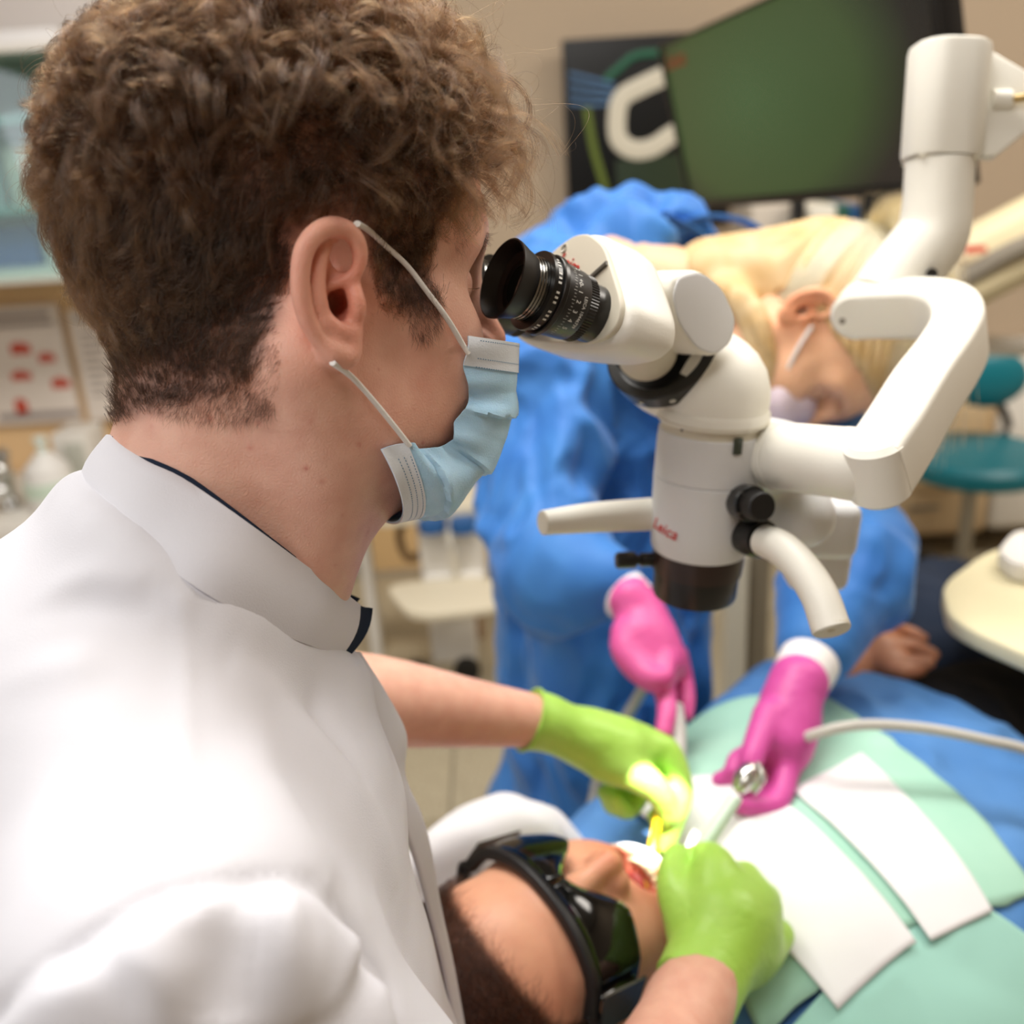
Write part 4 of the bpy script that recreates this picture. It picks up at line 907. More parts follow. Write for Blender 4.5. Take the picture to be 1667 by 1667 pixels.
# near hand: back of the hand to the camera, fingers curled round the mirror handle
nr_ = [[(1118, 1640, .672, .0325), (1140, 1600, .690, .0310), (1165, 1545, .712, .0330), (1180, 1500, .725, .0340)],
       [(1205, 1540, .735, .0300), (1215, 1480, .745, .0265)],
       [(1150, 1500, .730, .0280), (1165, 1430, .742, .0195)],
       [(1160, 1440, .735, .0150), (1160, 1398, .755, .0125), (1128, 1400, .790, .0105), (1105, 1425, .805, .0090)],
       [(1125, 1500, .728, .0190), (1100, 1455, .738, .0140), (1094, 1420, .752, .0115), (1103, 1394, .770, .0098)],
       [(1195, 1450, .742, .0150), (1212, 1428, .765, .0125), (1180, 1435, .800, .0105), (1150, 1450, .805, .0092)],
       [(1225, 1485, .745, .0150), (1246, 1462, .768, .0120), (1215, 1470, .800, .0100), (1185, 1480, .805, .0090)],
       [(1245, 1545, .742, .0155), (1268, 1520, .762, .0115), (1245, 1520, .790, .0095), (1215, 1525, .798, .0085)]]
axN = P(1175, 1520, .715)-P(1130, 1618, .676); axN /= np.linalg.norm(axN)
cN = P(1128, 1612, .676)
g2 = glove('glove', nr_, green_m, dentist, P(1170, 1520, .73)-.14, P(1170, 1520, .73)+.14, cuff=(-axN-.35*CR, (-axN-.35*CR)@cN/np.linalg.norm(-axN-.35*CR)), seed=9, label='bright green glove on the near hand')
# ================================================================ surgical microscope
white_m = mat('cream_white_plastic', (236, 233, 222), rough=.42, spec=.45, bump=.12, bscale=700)
cream_m = mat('cream_grey_plastic', (214, 208, 190), rough=.5, spec=.4)
grey_m = mat('light_grey_plastic', (222, 223, 224), rough=.45, spec=.4, bump=.15, bscale=900)
black_m = mat('black_anodised', (16, 16, 17), rough=.3, spec=.6)
rub_m = mat('black_rubber', (12, 12, 13), rough=.45, spec=.5)
brown_m = mat('dark_brown_ring', (40, 24, 20), rough=.35, spec=.6)
silver_m = mat('polished_metal', (215, 215, 210), rough=.18, metal=1)
red_m = mat('red_print', (206, 44, 40), rough=.5); wprint_m = mat('white_print', (235, 235, 230), rough=.5)
dgreen_m = mat('dark_window', (58, 66, 56), rough=.15, spec=.6)
scope = empty('surgical_microscope', P(1145, 985, .69), 'cream white surgical microscope with two black eyepieces and curved handles above the patient', 'microscope')
Lx = DR[:, 1]; PB = P(965, 512, .5426); AX = PB-P(822, 455, .5127); AX /= np.linalg.norm(AX); Lx = Lx-AX*(Lx@AX); Lx /= np.linalg.norm(Lx); UX = np.cross(AX, Lx)
def onplane(px, py, o, n):
    r = P(px, py, 1.)-CAMP; return CAMP+r*(((o-CAMP)@n)/(r@n))
def plane2(pts, o, ex, ey):
    n = np.cross(ex, ey); return [((onplane(x, y, o, n)-o)@ex, (onplane(x, y, o, n)-o)@ey) for x, y in pts]
def roundpoly(pts, n=40):
    p = np.array(pts+pts[:1]); q = []
    for i in range(len(pts)):
        a, b, c = np.array(pts[i-1]), np.array(pts[i]), np.array(pts[(i+1) % len(pts)])
        u = b+(a-b)*.35; v = b+(c-b)*.35
        for t in np.linspace(0, 1, 5): q.append(tuple((1-t)**2*u+2*t*(1-t)*b+t*t*v))
    return q
# binocular housing: plate polygon is mirrored about the middle between the eyepieces
near = plane2([(924, 381), (962, 379), (983, 398), (994, 430), (1013, 492), (1006, 530), (985, 552), (940, 563)], PB, Lx, UX)
near = [(min(x, .0295), y) for x, y in near]; far = [(.072-x, y) for x, y in near[::-1]]
poly = near+far
poly = [p for i, p in enumerate(poly) if i == 0 or math.dist(p, poly[i-1]) > .0035]
fr = np.stack([Lx, UX, np.cross(Lx, UX)], 1); zsg = np.sign(fr[:, 2]@AX)
def pz(name, poly, t0, t1, m, parent, bev=.003, k=1.0, o=None, fr_=None):
    """prism between t0 and t1 along AX"""
    c = np.mean(poly, 0); pp = [tuple(c+(np.array(p)-c)*k) for p in poly]
    F_ = fr; base = PB+AX*t0 if zsg > 0 else PB+AX*t1
    return prism(name, pp, t1-t0, base, F_, m, parent, bev)
rp = roundpoly(poly)
pz('eyepiece_plate', rp, 0, .004, cream_m, scope, bev=.0012, k=.985)
hs = pz('binocular_housing', rp, .003, .040, white_m, scope, bev=.0075, k=1.06)
# screw and slot on the plate
q0 = onplane(919, 405, PB, AX); lathe('screw', [(0, -.001), (.0026, -.001), (.0026, .0006), (.0019, .0006), (.0015, -.0002), (0, -.0002)], q0, -AX, silver_m, scope, n=20)
sa, sb = onplane(955, 458, PB-AX*.0006, AX), onplane(988, 428, PB-AX*.0006, AX)
sweep('plate_slot', [sa, sb], rrect(.0030, .0018, .0006, 2), mat('slot_grey_metal', (92, 88, 80), rough=.5), scope, up=AX)  # slot drawn as one even grey strip
# small logo on the plate
d_ = onplane(940, 436, PB, AX)-onplane(905, 418, PB, AX); d_ /= np.linalg.norm(d_); ey_ = np.cross(-AX, d_)
lg = text('logo', 'Leica', .0125, onplane(926, 430, PB, AX)-AX*.0004, np.stack([d_, ey_, -AX], 1), red_m, scope, shear=.35); tag(lg, 'red script logo on the eyepiece plate')
def eyepiece(off, full):
    o = PB+Lx*off; ep = lathe('eyepiece', [(0, 0), (.0160, 0), (.0160, .0088), (.0150, .0094), (.0150, .0098)], o, -AX, black_m, scope, n=64)
    kn = []; prof = [(.0150, .0095), (.0182, .0096), (.0182, .0146), (.0165, .0150)]
    n = 140; V = []; fs = []; Fm = frame(-AX)
    for j, (r, t) in enumerate(prof):
        for k in range(n):
            a = 2*math.pi*k/n; rr = r+(.00045 if (k % 2 and j in (1, 2)) else 0); V.append(o+Fm@np.array([rr*math.cos(a), rr*math.sin(a), t]))
    for j in range(3):
        for k in range(n): fs.append((j*n+k, j*n+(k+1) % n, (j+1)*n+(k+1) % n, (j+1)*n+k))
    pydata('knurled_ring', V, fs, black_m, ep, False)
    br = lathe('diopter_barrel', [(.0160, .0148), (.0188, .0150), (.0192, .0160), (.0204, .0310), (.0196, .0314)], o, -AX, mat('barrel_black', (24, 24, 27), rough=.38, spec=.55), ep, n=72)
    lathe('grip_ring', [(.018, .0312), (.0216, .0313), (.0220, .0318), (.0220, .0340), (.0214, .0345), (.018, .0346)], o, -AX, black_m, ep, n=64)
    lathe('marked_ring', [(.018, .0345), (.0203, .0346), (.0203, .0388), (.018, .0389)], o, -AX, black_m, ep, n=64)
    lathe('grip_ring', [(.015, .0387), (.0214, .0388), (.0218, .0393), (.0216, .0410), (.015, .0412)], o, -AX, black_m, ep, n=64)
    pr = [(.012, .0410)]
    for k in range(4):
        t = .0414+k*.0017; pr += [(.0178-k*.0002, t), (.0178-k*.0002, t+.0010), (.0170-k*.0002, t+.0011), (.0170-k*.0002, t+.0016)]
    lathe('bright_rings', pr+[(.012, .049)], o, -AX, mat('satin_dark_metal', (150, 150, 148), rough=.2, metal=1), ep, n=64, deg=20)
    lathe('eyecup', [(.0120, .0478), (.0172, .0478), (.0180, .0490), (.0192, .0530), (.0212, .0580), (.0216, .0600), (.0208, .0603), (.0196, .0570), (.0176, .0520), (.0150, .0500), (0, .0495)], o, -AX, rub_m, ep, n=64)
    lathe('eye_lens', [(0, .0501), (.010, .0500), (.0135, .0496)], o, -AX, mat('coated_lens', (20, 26, 24), rough=.05, spec=.8), ep, n=40)
    if full:
        zc = -Lx*.86+UX*.50; zc /= np.linalg.norm(zc); xr = np.cross(AX, zc)
        if xr@UX > 0: xr = -xr
        rot = lambda a: (zc*math.cos(a)+xr*math.sin(a), xr*math.cos(a)-zc*math.sin(a))
        s_ = 'n'
        def put(s, size, t, a, spacing=0, mm=wprint_m):
            z, x = rot(a); y = AX if np.cross(x, AX)@z > 0 else -AX
            r = .0192+(t-.016)/.015*.0012
            w = text('dial_marks', s, size, o-AX*t+z*(r+.00005), np.stack([x, y, z], 1), mm, br, ext=.00005, wrap_r=r)
            return w
        for k, s in enumerate(['5', '4', '3', '2', '1', '+0-', '1', '2', '3', '4', '5']): put(s, .0038, .0232, (k-5)*.27)
        put('LEICA 10446739', .0027, .0188, .80)
        tk = []; tf = []
        for k in range(-16, 20):
            z, x = rot(k*.09); r0 = .0204; ln = .0022 if k % 3 == 0 else .0014; b = len(tk)
            for dx, t in ((-.00009, .0256), (.00009, .0256), (.00009, .0256+ln), (-.00009, .0256+ln)): tk.append(o-AX*t+z*(.0192+(t-.016)/.015*.0012+.00012)+x*dx)
            tf.append((b, b+1, b+2, b+3))
        for k in range(-12, 16):
            if k % 4 == 3: continue
            z, x = rot(k*.13); b = len(tk)
            for dx, t in ((-.0006, .0360), (.0006, .0360), (.0006, .0380), (-.0006, .0380)): tk.append(o-AX*t+z*.0205+x*dx)
            tf.append((b, b+1, b+2, b+3))
        tag(pydata('tick_marks', tk, tf, wprint_m, br, False), kind='stuff')
    return ep
eyepiece(0, True); eyepiece(.062, False)
# neck piece, black turning ring and elbow
N0, N1 = P(1052, 570, .630), P(1034, 530, .590)
lathe('neck', [(0, -.004), (.0195, -.004), (.0195, .060), (0, .060)], N0, N1-N0, cream_m, scope, n=48)
EA = P(1042, 520, .605)-P(1088, 592, .650); EA /= np.linalg.norm(EA)
r0 = P(1080, 574, .648)
lathe('turning_ring', [(0, -.007), (.0365, -.007), (.0378, -.006), (.0378, .0055), (.0366, .0065), (.031, .0068), (.0295, .0045), (0, .0045)], r0, EA, black_m, scope, n=64)
ZB = P(1134, 965, .706)-P(1163, 686, .660); ZB /= np.linalg.norm(ZB); TOP = P(1160, 672, .660)
XB = CR-ZB*(CR@ZB); XB /= np.linalg.norm(XB); YB = np.cross(ZB, XB)      # YB points away from or to the camera
if YB@CF > 0: YB = -YB                                                     # YB towards the camera
el = spline([r0-EA*.006, r0-EA*.018, (r0-EA*.030+TOP-ZB*.024)/2, TOP-ZB*.016, TOP-ZB*.002], 26)
els = np.interp(np.linspace(0, 1, 26), [0, .3, .7, 1], [.0350, .0352, .0355, .0360])
ups_ = [np.cross(Lx, ZB)]*26
tt = np.gradient(el, axis=0)
tt[0] = -EA; tt[-1] = ZB
e0 = []
for i in range(26): e0.append(Lx-tt[i]*(Lx@tt[i])/(tt[i]@tt[i]))
sweep('elbow_tube', el, circ(1, 56), white_m, scope, scale=els, ups=e0)
def bl(name, prof, m, n=72, deg=30, sx=1.0, sy=1.0, parent=None):
    return lathe(name, [(r, t+(.0055 if t > .012 else 0)) for r, t in prof], TOP, ZB, m, parent or scope, n=n, up=tuple(YB), sx=sx, sy=sy, deg=deg)
bl('elbow_flange', [(0, -.006), (.0362, -.006), (.0378, -.003), (.0378, .0028), (.0368, .0040), (0, .0040)], white_m)
bl('flange_line', [(.0300, .0010), (.0382, .0012), (.0382, .0018), (.03, .002)], cream_m)
bl('scale_ring', [(0, .004), (.0340, .004), (.0340, .0110), (0, .0110)], cream_m)
ub = bl('upper_body', [(0, .0100), (.0335, .0100), (.0350, .0112), (.0356, .0140), (.0358, .0368), (.0354, .0374), (0, .0374)], grey_m)
lb = bl('lower_body', [(0, .0378), (.0354, .0378), (.0359, .0386), (.0352, .0700), (.0338, .0905), (.0330, .0925), (0, .0925)], grey_m)
bl('objective_ring', [(0, .0920), (.0322, .0922), (.0322, .1020), (.0316, .1090), (0, .1090)], brown_m)
bl('objective_lens', [(0, .1088), (.0302, .1088), (.0298, .1270), (.0290, .1290), (.0250, .1290), (.0245, .1250), (0, .1248)], black_m)
def onbody(px, py, r):                      # point of the body's cylinder seen at a pixel
    ray = P(px, py, 1.)-CAMP; d = ray-ZB*(ray@ZB); o = CAMP-TOP; o2 = o-ZB*(o@ZB); a = d@d; b = 2*d@o2; c = o2@o2-r*r
    t = (-b-math.sqrt(max(b*b-4*a*c, 0)))/(2*a); p = CAMP+ray*t; n = p-TOP; n -= ZB*(n@ZB); return p, n/np.linalg.norm(n)
p, n = onbody(1201, 727, .0360); box('display_window', p, (.0062, .0112, .0022), dgreen_m, scope, np.stack([np.cross(-ZB, n), -ZB, n], 1), bev=.0006)
p, n = onbody(1080, 861, .0350); xx = np.cross(-ZB, n)
lg = text('logo', 'Leica', .0118, p+n*.0005, np.stack([xx*.995-(-ZB)*.10, -ZB, n], 1), red_m, scope, shear=.35, wrap_r=.040); tag(lg, 'red script logo on the body')
p, n = onbody(1110, 698, .0345); box('index_mark', p, (.0012, .0034, .001), black_m, scope, np.stack([np.cross(-ZB, n), -ZB, n], 1), bev=.0002)
def oncyl(px, py, o_, ax, r):
    ray = P(px, py, 1.)-CAMP; d = ray-ax*(ray@ax); o = CAMP-o_; o2 = o-ax*(o@ax); a = d@d; b = 2*d@o2; c = o2@o2-r*r
    t = (-b-math.sqrt(max(b*b-4*a*c, 0)))/(2*a); p = CAMP+ray*t; n = p-o_; n -= ax*(n@ax); return p, n/np.linalg.norm(n)
for px in (1095, 1045):
    best = min(range(560, 680, 2), key=lambda y: abs((oncyl(px, y, r0, EA, .0378)[0]-r0)@EA)); p, n = oncyl(px, best, r0, EA, .0378)
    lathe('ring_screw', [(0, -.001), (.0022, -.001), (.0022, .0006), (.0009, .0007), (0, .0)], p, n, silver_m, scope, n=16)
# focus knob
kd = P(1252, 829, .612)-P(1214, 819, .642); kd /= np.linalg.norm(kd); k0 = P(1213, 818, .645)
kb = lathe('focus_knob', [(0, -.004), (.0118, -.004), (.0122, .002), (.0122, .0085), (.0112, .0095), (0, .0095)], k0, kd, black_m, scope, n=48)
n = 60; V = []; fs = []; Fm = frame(kd)
pr = [(0, .009), (.0092, .009), (.0096, .011), (.0094, .0225), (.0085, .0240), (0, .0242)]
for j, (r, t) in enumerate(pr):
    for k in range(n):
        a = 2*math.pi*k/n; rr = r+(.0005 if (k % 2 and j in (2, 3)) else 0); V.append(k0+Fm@np.array([rr*math.cos(a), rr*math.sin(a), t]))
for j in range(5):
    for k in range(n): fs.append((j*n+k, j*n+(k+1) % n, (j+1)*n+(k+1) % n, (j+1)*n+k))
tag(pydata('knob_grip', V, fs, rub_m, kb, False), 'ribbed black rubber grip')
for a in (0.4, 2.2, 3.6): lathe('knob_dot', [(0, 0), (.0011, 0), (.0011, .0004), (0, .0004)], k0+Fm@np.array([.0108*math.cos(a), .0108*math.sin(a), .0092]), kd, silver_m, kb, n=12)
# handles
lathe('handle_joint', [(0, -.012), (.0125, -.012), (.0135, -.006), (.0135, .008), (.0120, .012), (0, .012)], P(1228, 874, .655), P(1262, 884, .63)-P(1228, 874, .655), rub_m, scope, n=40)
h1 = tube('handle', [P(1244, 880, .642), P(1272, 893, .625), P(1305, 925, .610), P(1334, 970, .598), P(1353, 1024, .590)], [.0105, .0112, .0112, .0114, .0116], white_m, scope, n=28)
e1 = P(1353, 1024, .590)-P(1347, 1003, .5945); lathe('handle_cap', [(0, -.002), (.0117, -.002), (.0117, .0002), (.0112, .0010), (.0026, .0010), (.0016, .0002), (0, .0002)], P(1353, 1024, .590), e1, cream_m, h1, n=36)
h2 = tube('handle', [P(1080, 836, .700), P(1040, 838, .692), P(960, 843, .675), P(884, 851, .660)], [.0118, .0115, .0104, .0084], white_m, scope, n=28)
lathe('handle_cap', [(0, -.002), (.0084, -.002), (.0084, .0002), (.0078, .0006), (0, .0006)], P(884, 851, .660), P(884, 851, .660)-P(960, 843, .675), cream_m, h2, n=32)
# side clamp screw
c0 = TOP+ZB*.1085-XB*.0305; cd = -XB+YB*.12
lathe('clamp_screw', [(0, 0), (.0050, 0), (.0050, .010), (.0036, .011), (.0036, .0135), (.0056, .0140), (.0060, .0150), (.0060, .0265), (.0050, .0280), (0, .0280)], c0, cd, black_m, scope, n=32)
# side drum whose flat end faces the camera
DC = P(1147, 508, .592); dn_ = -Lx*.93+CR*.25; dn_ /= np.linalg.norm(dn_); dex = np.cross(np.array([0, 0, 1.]), dn_); dex /= np.linalg.norm(dex); dey = np.cross(dn_, dex)
drum = roundpoly(plane2([(1100, 446), (1139, 437), (1176, 466), (1200, 520), (1192, 560), (1166, 582), (1134, 572), (1102, 528), (1090, 480)], DC, dex, dey))
prism('tilt_drum', drum, .030, DC-dn_*.030, np.stack([dex, dey, dn_], 1), white_m, scope, bev=.004)
c_ = np.mean(drum, 0); prism('drum_cap', [tuple(c_+(np.array(q)-c_)*.93) for q in drum], .0016, DC-dn_*.0006, np.stack([dex, dey, dn_], 1), grey_m, scope, bev=.0012)
box('drum_block', P(1098, 500, .640), (.030, .040, .030), black_m, scope, np.stack([dex, dey, dn_], 1), bev=.006)
# bracket plates behind the body
S = Sdf()
S.add(rbox(P(1268, 770, .700), (.020, .034, .016), np.stack([XB, ZB, YB], 1), .012)); S.add(rc(P(1300, 832, .700), P(1308, 842, .690), .024, .022), .012)
S.add(rc(P(1215, 740, .690), P(1255, 745, .680), .026, .024), .02)
V, Fc = S.mesh(P(1270, 790, .69)-.09, P(1270, 790, .69)+.09, .0018); pydata('side_bracket', lap(V, Fc, 2), Fc, grey_m, scope)
box('lamp_housing', P(1335, 850, .745), (.048, .052, .045), grey_m, scope, np.stack([XB, YB, -ZB], 1), bev=.010, segs=4)
box('lamp_housing_foot', P(1330, 912, .755), (.047, .030, .044), grey_m, scope, np.stack([XB, YB, -ZB], 1), bev=.009, segs=4)
lathe('pivot_boss', [(0, -.004), (.012, -.002), (.017, .004), (.019, .010), (.019, .02), (0, .02)], P(1240, 732, .664), P(1375, 752, .606)-P(1262, 742, .656), white_m, scope, n=48)
# pivot cylinder and swinging C arm
C0, C1 = P(1262, 742, .656), P(1378, 754, .605); cdv = C1-C0; cl = np.linalg.norm(cdv)
lathe('pivot_flange', [(0, -.001), (.0215, -.001), (.0232, .001), (.0232, .0075), (.0228, .008), (0, .008)], C0, cdv, white_m, scope, n=64)
lathe('pivot_cylinder', [(0, .0082), (.0226, .0084), (.0222, cl), (0, cl)], C0, cdv, white_m, scope, n=64)
arm_top = np.array([(1428, 764, .586), (1462, 712, .600), (1505, 640, .628), (1545, 583, .668), (1562, 545, .700), (1550, 515, .735), (1510, 502, .762), (1455, 502, .780), (1400, 504, .795)])
ap = spline([P(*q) for q in arm_top], 60)
an = np.cross(ap[30]-ap[8], ap[52]-ap[30]); an /= np.linalg.norm(an)
if an[2] < 0: an = -an
sec = rrect(.036, .040, .006, 5)
sweep('swing_arm', ap, sec, white_m, scope, up=an, deg=40)
q = P(1392, 512, .79)
tube('arm_root', [C1-cdv*.02, P(1400, 757, .597), P(1424, 760, .590)], [.0226, .0222, .0190], white_m, scope, n=40, seg=14)
# rounded ends of the arm
tE = ap[-1]-ap[-3]; tE /= np.linalg.norm(tE); tS = np.cross(tE, an)
lathe('arm_end', [(0, -.0178), (.0165, -.0178), (.0198, -.0145), (.0198, .0145), (.0165, .0178), (0, .0178)], ap[-1], tS, white_m, scope, n=48)
lathe('arm_end', [(0, -.0200), (.0140, -.0200), (.0178, -.0165), (.0178, .0165), (.0140, .0200), (0, .0200)], ap[0], an, white_m, scope, n=48)
qs = onplane(1371, 523, ap[-1]-CF*.018, CF); lathe('arm_screw', [(0, -.001), (.0026, -.001), (.0026, .0006), (.0010, .0007), (0, 0)], qs, CAMP-qs, mat('dull_steel', (150, 145, 135), rough=.35, metal=.8), scope, n=16)
# upright column
up_ = [P(1432, 490, .800), P(1455, 460, .802), P(1492, 418, .800), P(1518, 380, .798), P(1526, 330, .794), P(1530, 262, .789)]
tube('column_bend', up_, [.026, .0275, .0285, .0280, .0268, .0265], white_m, scope, n=40, seg=50)
u0 = P(1530, 262, .789); u1 = P(1547, 74, .776); uz = u1-u0; ul = np.linalg.norm(uz); uz /= ul; ux = CR-uz*(CR@uz); ux /= np.linalg.norm(ux); uy = np.cross(uz, ux)
sweep('column_head', [u0+uz*.0015, u0+uz*.004, u1-uz*.006, u1-uz*.0015, u1], rrect(.058, .052, .022, 8), white_m, scope, up=uy, scale=[.97, 1, 1.04, 1.01, .93], deg=40)
box('column_seam', u0, (.046, .040, .003), cream_m, scope, np.stack([ux, uy, uz], 1), bev=.001)
S = Sdf(); bc = P(1625, 190, .80)
pl = plane2([(1588, 262), (1588, 100), (1602, 92), (1700, 150), (1700, 190), (1612, 262)], P(1600, 180, .79), CR, CU)
prism('column_bracket', pl, .012, P(1600, 180, .79), np.stack([CR, CU, -CF], 1), white_m, scope, bev=.002)
tube('brass_rod', [P(1632, 163, .775), P(1760, 148, .76)], .0032, mat('brass', (222, 196, 140), rough=.25, metal=1), scope, n=12, seg=4)
lathe('rod_seat', [(0, -.01), (.008, -.01), (.008, .004), (.006, .006), (0, .006)], P(1634, 163, .778), CR, white_m, scope, n=24)
qs = onplane(1517, 446, P(1517, 446, .771), CF); lathe('port_hole', [(0, -.003), (.0044, -.003), (.0044, .0008), (.0030, .0009), (.0026, .0), (0, 0)], qs, CAMP-qs, black_m, scope, n=20)
# the arm goes on out of the picture to a wall mount
tube('support_arm', [P(1680, 180, .80), P(2050, 210, .95), P(2500, 300, 1.4)], [.018, .02, .022], white_m, scope, n=16, seg=12)
# lamp inside the objective shining down on the mouth
LC = TOP+ZB*.1365; tgt = P(1078, 1322, .83)
sp = bpy.data.lights.new('objective_lamp', 'SPOT'); sp.energy = 15; sp.spot_size = math.radians(18.5); sp.spot_blend = .06; sp.shadow_soft_size = .004; sp.color = (1, .98, .93)
so = bpy.data.objects.new('objective_lamp', sp); COL.objects.link(so); so.location = LC; so.rotation_euler = (Vector(tgt)-Vector(LC)).to_track_quat('-Z', 'Y').to_euler()
# ================================================================ assistant
def heightwise(V, N, seed, amp, s1=11, s2=26, calm=()):
    """soft crumpled cloth: ridged folds running mostly downwards"""
    q = V.copy(); q[:, 2] *= .45; q = q+.05*np.stack([fbm(V, 7, seed+k, 2) for k in range(3)], 1)
    r = 1-np.abs(fbm(q, s1, seed, 2)); r2 = 1-np.abs(fbm(q, s2, seed+9, 2)); m = np.ones(len(V))
    for c in calm: m *= sm(np.linalg.norm(V-c, axis=1), .045, .13)
    return V+N*(m*((r-.6)*amp+(r2-.6)*amp*.35))[:, None]
NR = np.array([[.024, .2454, .9691], [-.4293, .878, -.2117], [-.9029, -.4109, .1264]]); NO = np.array([.3383, 1.1149, 1.0683])
def nh(p): return NO+np.asarray(p, float)@NR.T
nurse = empty('person', P(960, 1300, 1.5)*np.array([1, 1, 0]), 'assistant in a blue gown and pink gloves bending over the patient, blond hair tied back', 'person')
nskin_m = mat('assistant_skin', (226, 172, 132), rough=.5, spec=.35, sss=.2, sss_s=.006, var=.12, vscale=60)
S = Sdf(); basic_head(S)
S.add(path([(-.030, 0, -.030, .052), (-.050, 0, -.085, .048), (-.080, 0, -.150, .050), (-.10, 0, -.20, .052)], 12), .035)
ear_sdf(S, (-.008, -.0790, .004), -1, .80, tilt=4, flare=14)
V, Fc = S.mesh((-.22, -.10, -.28), (.14, .09, .15), .0022)
Wn = nh(lap(V, Fc, 1, .4)); ntone = np.ones((len(V), 3))
def blob(V, c, r, col): return 1-np.exp(-(((V-np.array(c))/np.array(r))**2).sum(1))[:, None]*(1-np.array(col))
for s_ in (-1, 1):
    ntone *= blob(V, (.086, s_*.032, .012), (.012, .016, .006), (.35, .28, .28)); ntone *= blob(V, (.094, s_*.030, .034), (.012, .018, .005), (.6, .5, .42))
ntone *= blob(V, (-.008, -.085, .004), (.03, .02, .03), (1.0, .72, .62))
# trunk, neck joint and arms under the gown
B = Sdf(); B.add(rc(nh((-.10, 0, -.18)), P(985, 620, 1.35), .05, .08)); B.add(rc(P(985, 620, 1.35), P(985, 1100, 1.45), .08, .09), .05)
B.add(path([Q(880, 590, 1.22, .045), Q(880, 850, 1.15, .036), Q(1006, 950, 1.055, .023), Q(1038, 985, 1.035, .021)], 8), .03)
B.add(path([Q(1150, 600, 1.28, .045), Q(1385, 850, 1.12, .036), Q(1332, 1040, 1.02, .026), Q(1300, 1112, .98, .024)], 8), .03)
B.add(rc(P(975, 1100, 1.45), P(900, 1700, 1.62), .085, .06), .03); B.add(rc(P(1000, 1100, 1.45), P(1050, 1700, 1.62), .085, .06), .03)
Vb2, Fb2 = B.mesh((-.12, .85, .30), (.62, 1.62, 1.32), .007)
nb_ = pydata('body', np.vstack([Wn, Vb2]), np.vstack([Fc, Fb2+len(Wn)]), mat('assistant_skin_toned', (236, 184, 146), rough=.5, spec=.35, sss=.2, sss_s=.006, vcol='tone'), nurse)
setcol(nb_, 'tone', np.vstack([ntone, np.ones((len(Vb2), 3))]))
gown_m = mat('blue_surgical_gown', (52, 112, 188), rough=.55, spec=.3, bump=.2, bscale=900, var=.15, vscale=10, rgb2=(66, 130, 200), sheen=.2)
G_ = Sdf()
G_.add(path([Q(1000, 440, 1.30, .085), Q(960, 560, 1.30, .130), Q(955, 760, 1.34, .135), Q(970, 1000, 1.38, .140), Q(975, 1250, 1.46, .150), Q(975, 1500, 1.56, .165)], 20), .04)
G_.add(rc(P(870, 600, 1.22), P(1070, 430, 1.25), .075, .066), .05); G_.add(path([Q(930, 470, 1.24, .07), Q(1000, 425, 1.22, .062), Q(1062, 425, 1.20, .052)], 6), .05); G_.add(rc(P(1080, 440, 1.26), P(1200, 620, 1.30), .06, .075), .05)
G_.add(path([Q(882, 610, 1.20, .066), Q(884, 760, 1.16, .064), Q(892, 870, 1.13, .060), Q(930, 935, 1.09, .060), Q(988, 943, 1.062, .038)], 16), .02)
G_.add(path([Q(884, 870, 1.14, .05), Q(886, 1010, 1.12, .010)], 4), .05)
G_.add(path([Q(1180, 620, 1.28, .075), Q(1330, 760, 1.18, .070), Q(1372, 880, 1.12, .064), Q(1358, 970, 1.06, .058), Q(1330, 1050, 1.02, .042)], 16), .03)
G_.sub(rc(P(1120, 420, 1.19), nh((-.05, 0, -.10)), .052, .060), .006)
V, Fc = G_.mesh((-.16, .85, .22), (.68, 1.66, 1.34), .0052)
V = lap(V, Fc, 2); V = heightwise(V, vnormals(V, Fc), 4, .046, 9, 22, (P(1000, 952, 1.055), P(1322, 1062, 1.01))); V = lap(V, Fc, 1, .4)
pydata('gown', V, Fc, gown_m, nurse)
cuffm = mat('white_knit_cuff', (240, 236, 234), rough=.9, spec=.1, bump=.6, bscale=500)
for a, b, r1, r2 in (((984, 938, 1.07), (1036, 986, 1.033), .0285, .0262), ((1332, 1050, 1.02), (1296, 1120, .972), .031, .0280)):
    A_, B_ = P(*a), P(*b); d = B_-A_; L = np.linalg.norm(d); lathe('cuff', [(0, -.02), (r1, -.01), (r1*.98, L*.5), (r2, L), (0, L)], A_, d, cuffm, nurse, n=36)
# gloves
pk2 = mat('magenta_nitrile', (212, 84, 164), rough=.45, spec=.4, bump=.2, bscale=200, sss=.1, sss_s=.004)
glove('glove', [[(1026, 975, 1.035, .0250), (1045, 1005, 1.03, .0270), (1060, 1045, 1.02, .0300), (1075, 1075, 1.01, .0270)],
      [(1035, 1040, 1.01, .022), (1050, 1080, 1.0, .021)],
      [(1075, 1090, 1.00, .0135), (1082, 1125, .985, .0110), (1086, 1158, .965, .0100), (1080, 1192, .95, .0088)],
      [(1098, 1070, 1.03, .0150), (1112, 1110, 1.03, .0115), (1117, 1140, 1.01, .0095), (1117, 1162, 1.0, .0078)],
      [(1035, 1070, .995, .0140), (1055, 1100, .975, .0125), (1078, 1102, .972, .0110), (1085, 1080, .985, .0100)],
      [(1020, 1055, 1.0, .0140), (1038, 1090, .985, .0120), (1062, 1108, .975, .0105), (1075, 1095, .99, .0090)],
      [(1015, 1030, 1.01, .0130), (1016, 1062, .995, .0120), (1034, 1085, .985, .0100), (1050, 1085, .99, .0090)]],
      pink_m, nurse, P(1065, 1080, 1.0)-.12, P(1065, 1080, 1.0)+.12, h=.0024, seed=21, label='pink glove with the forefinger pointing down')
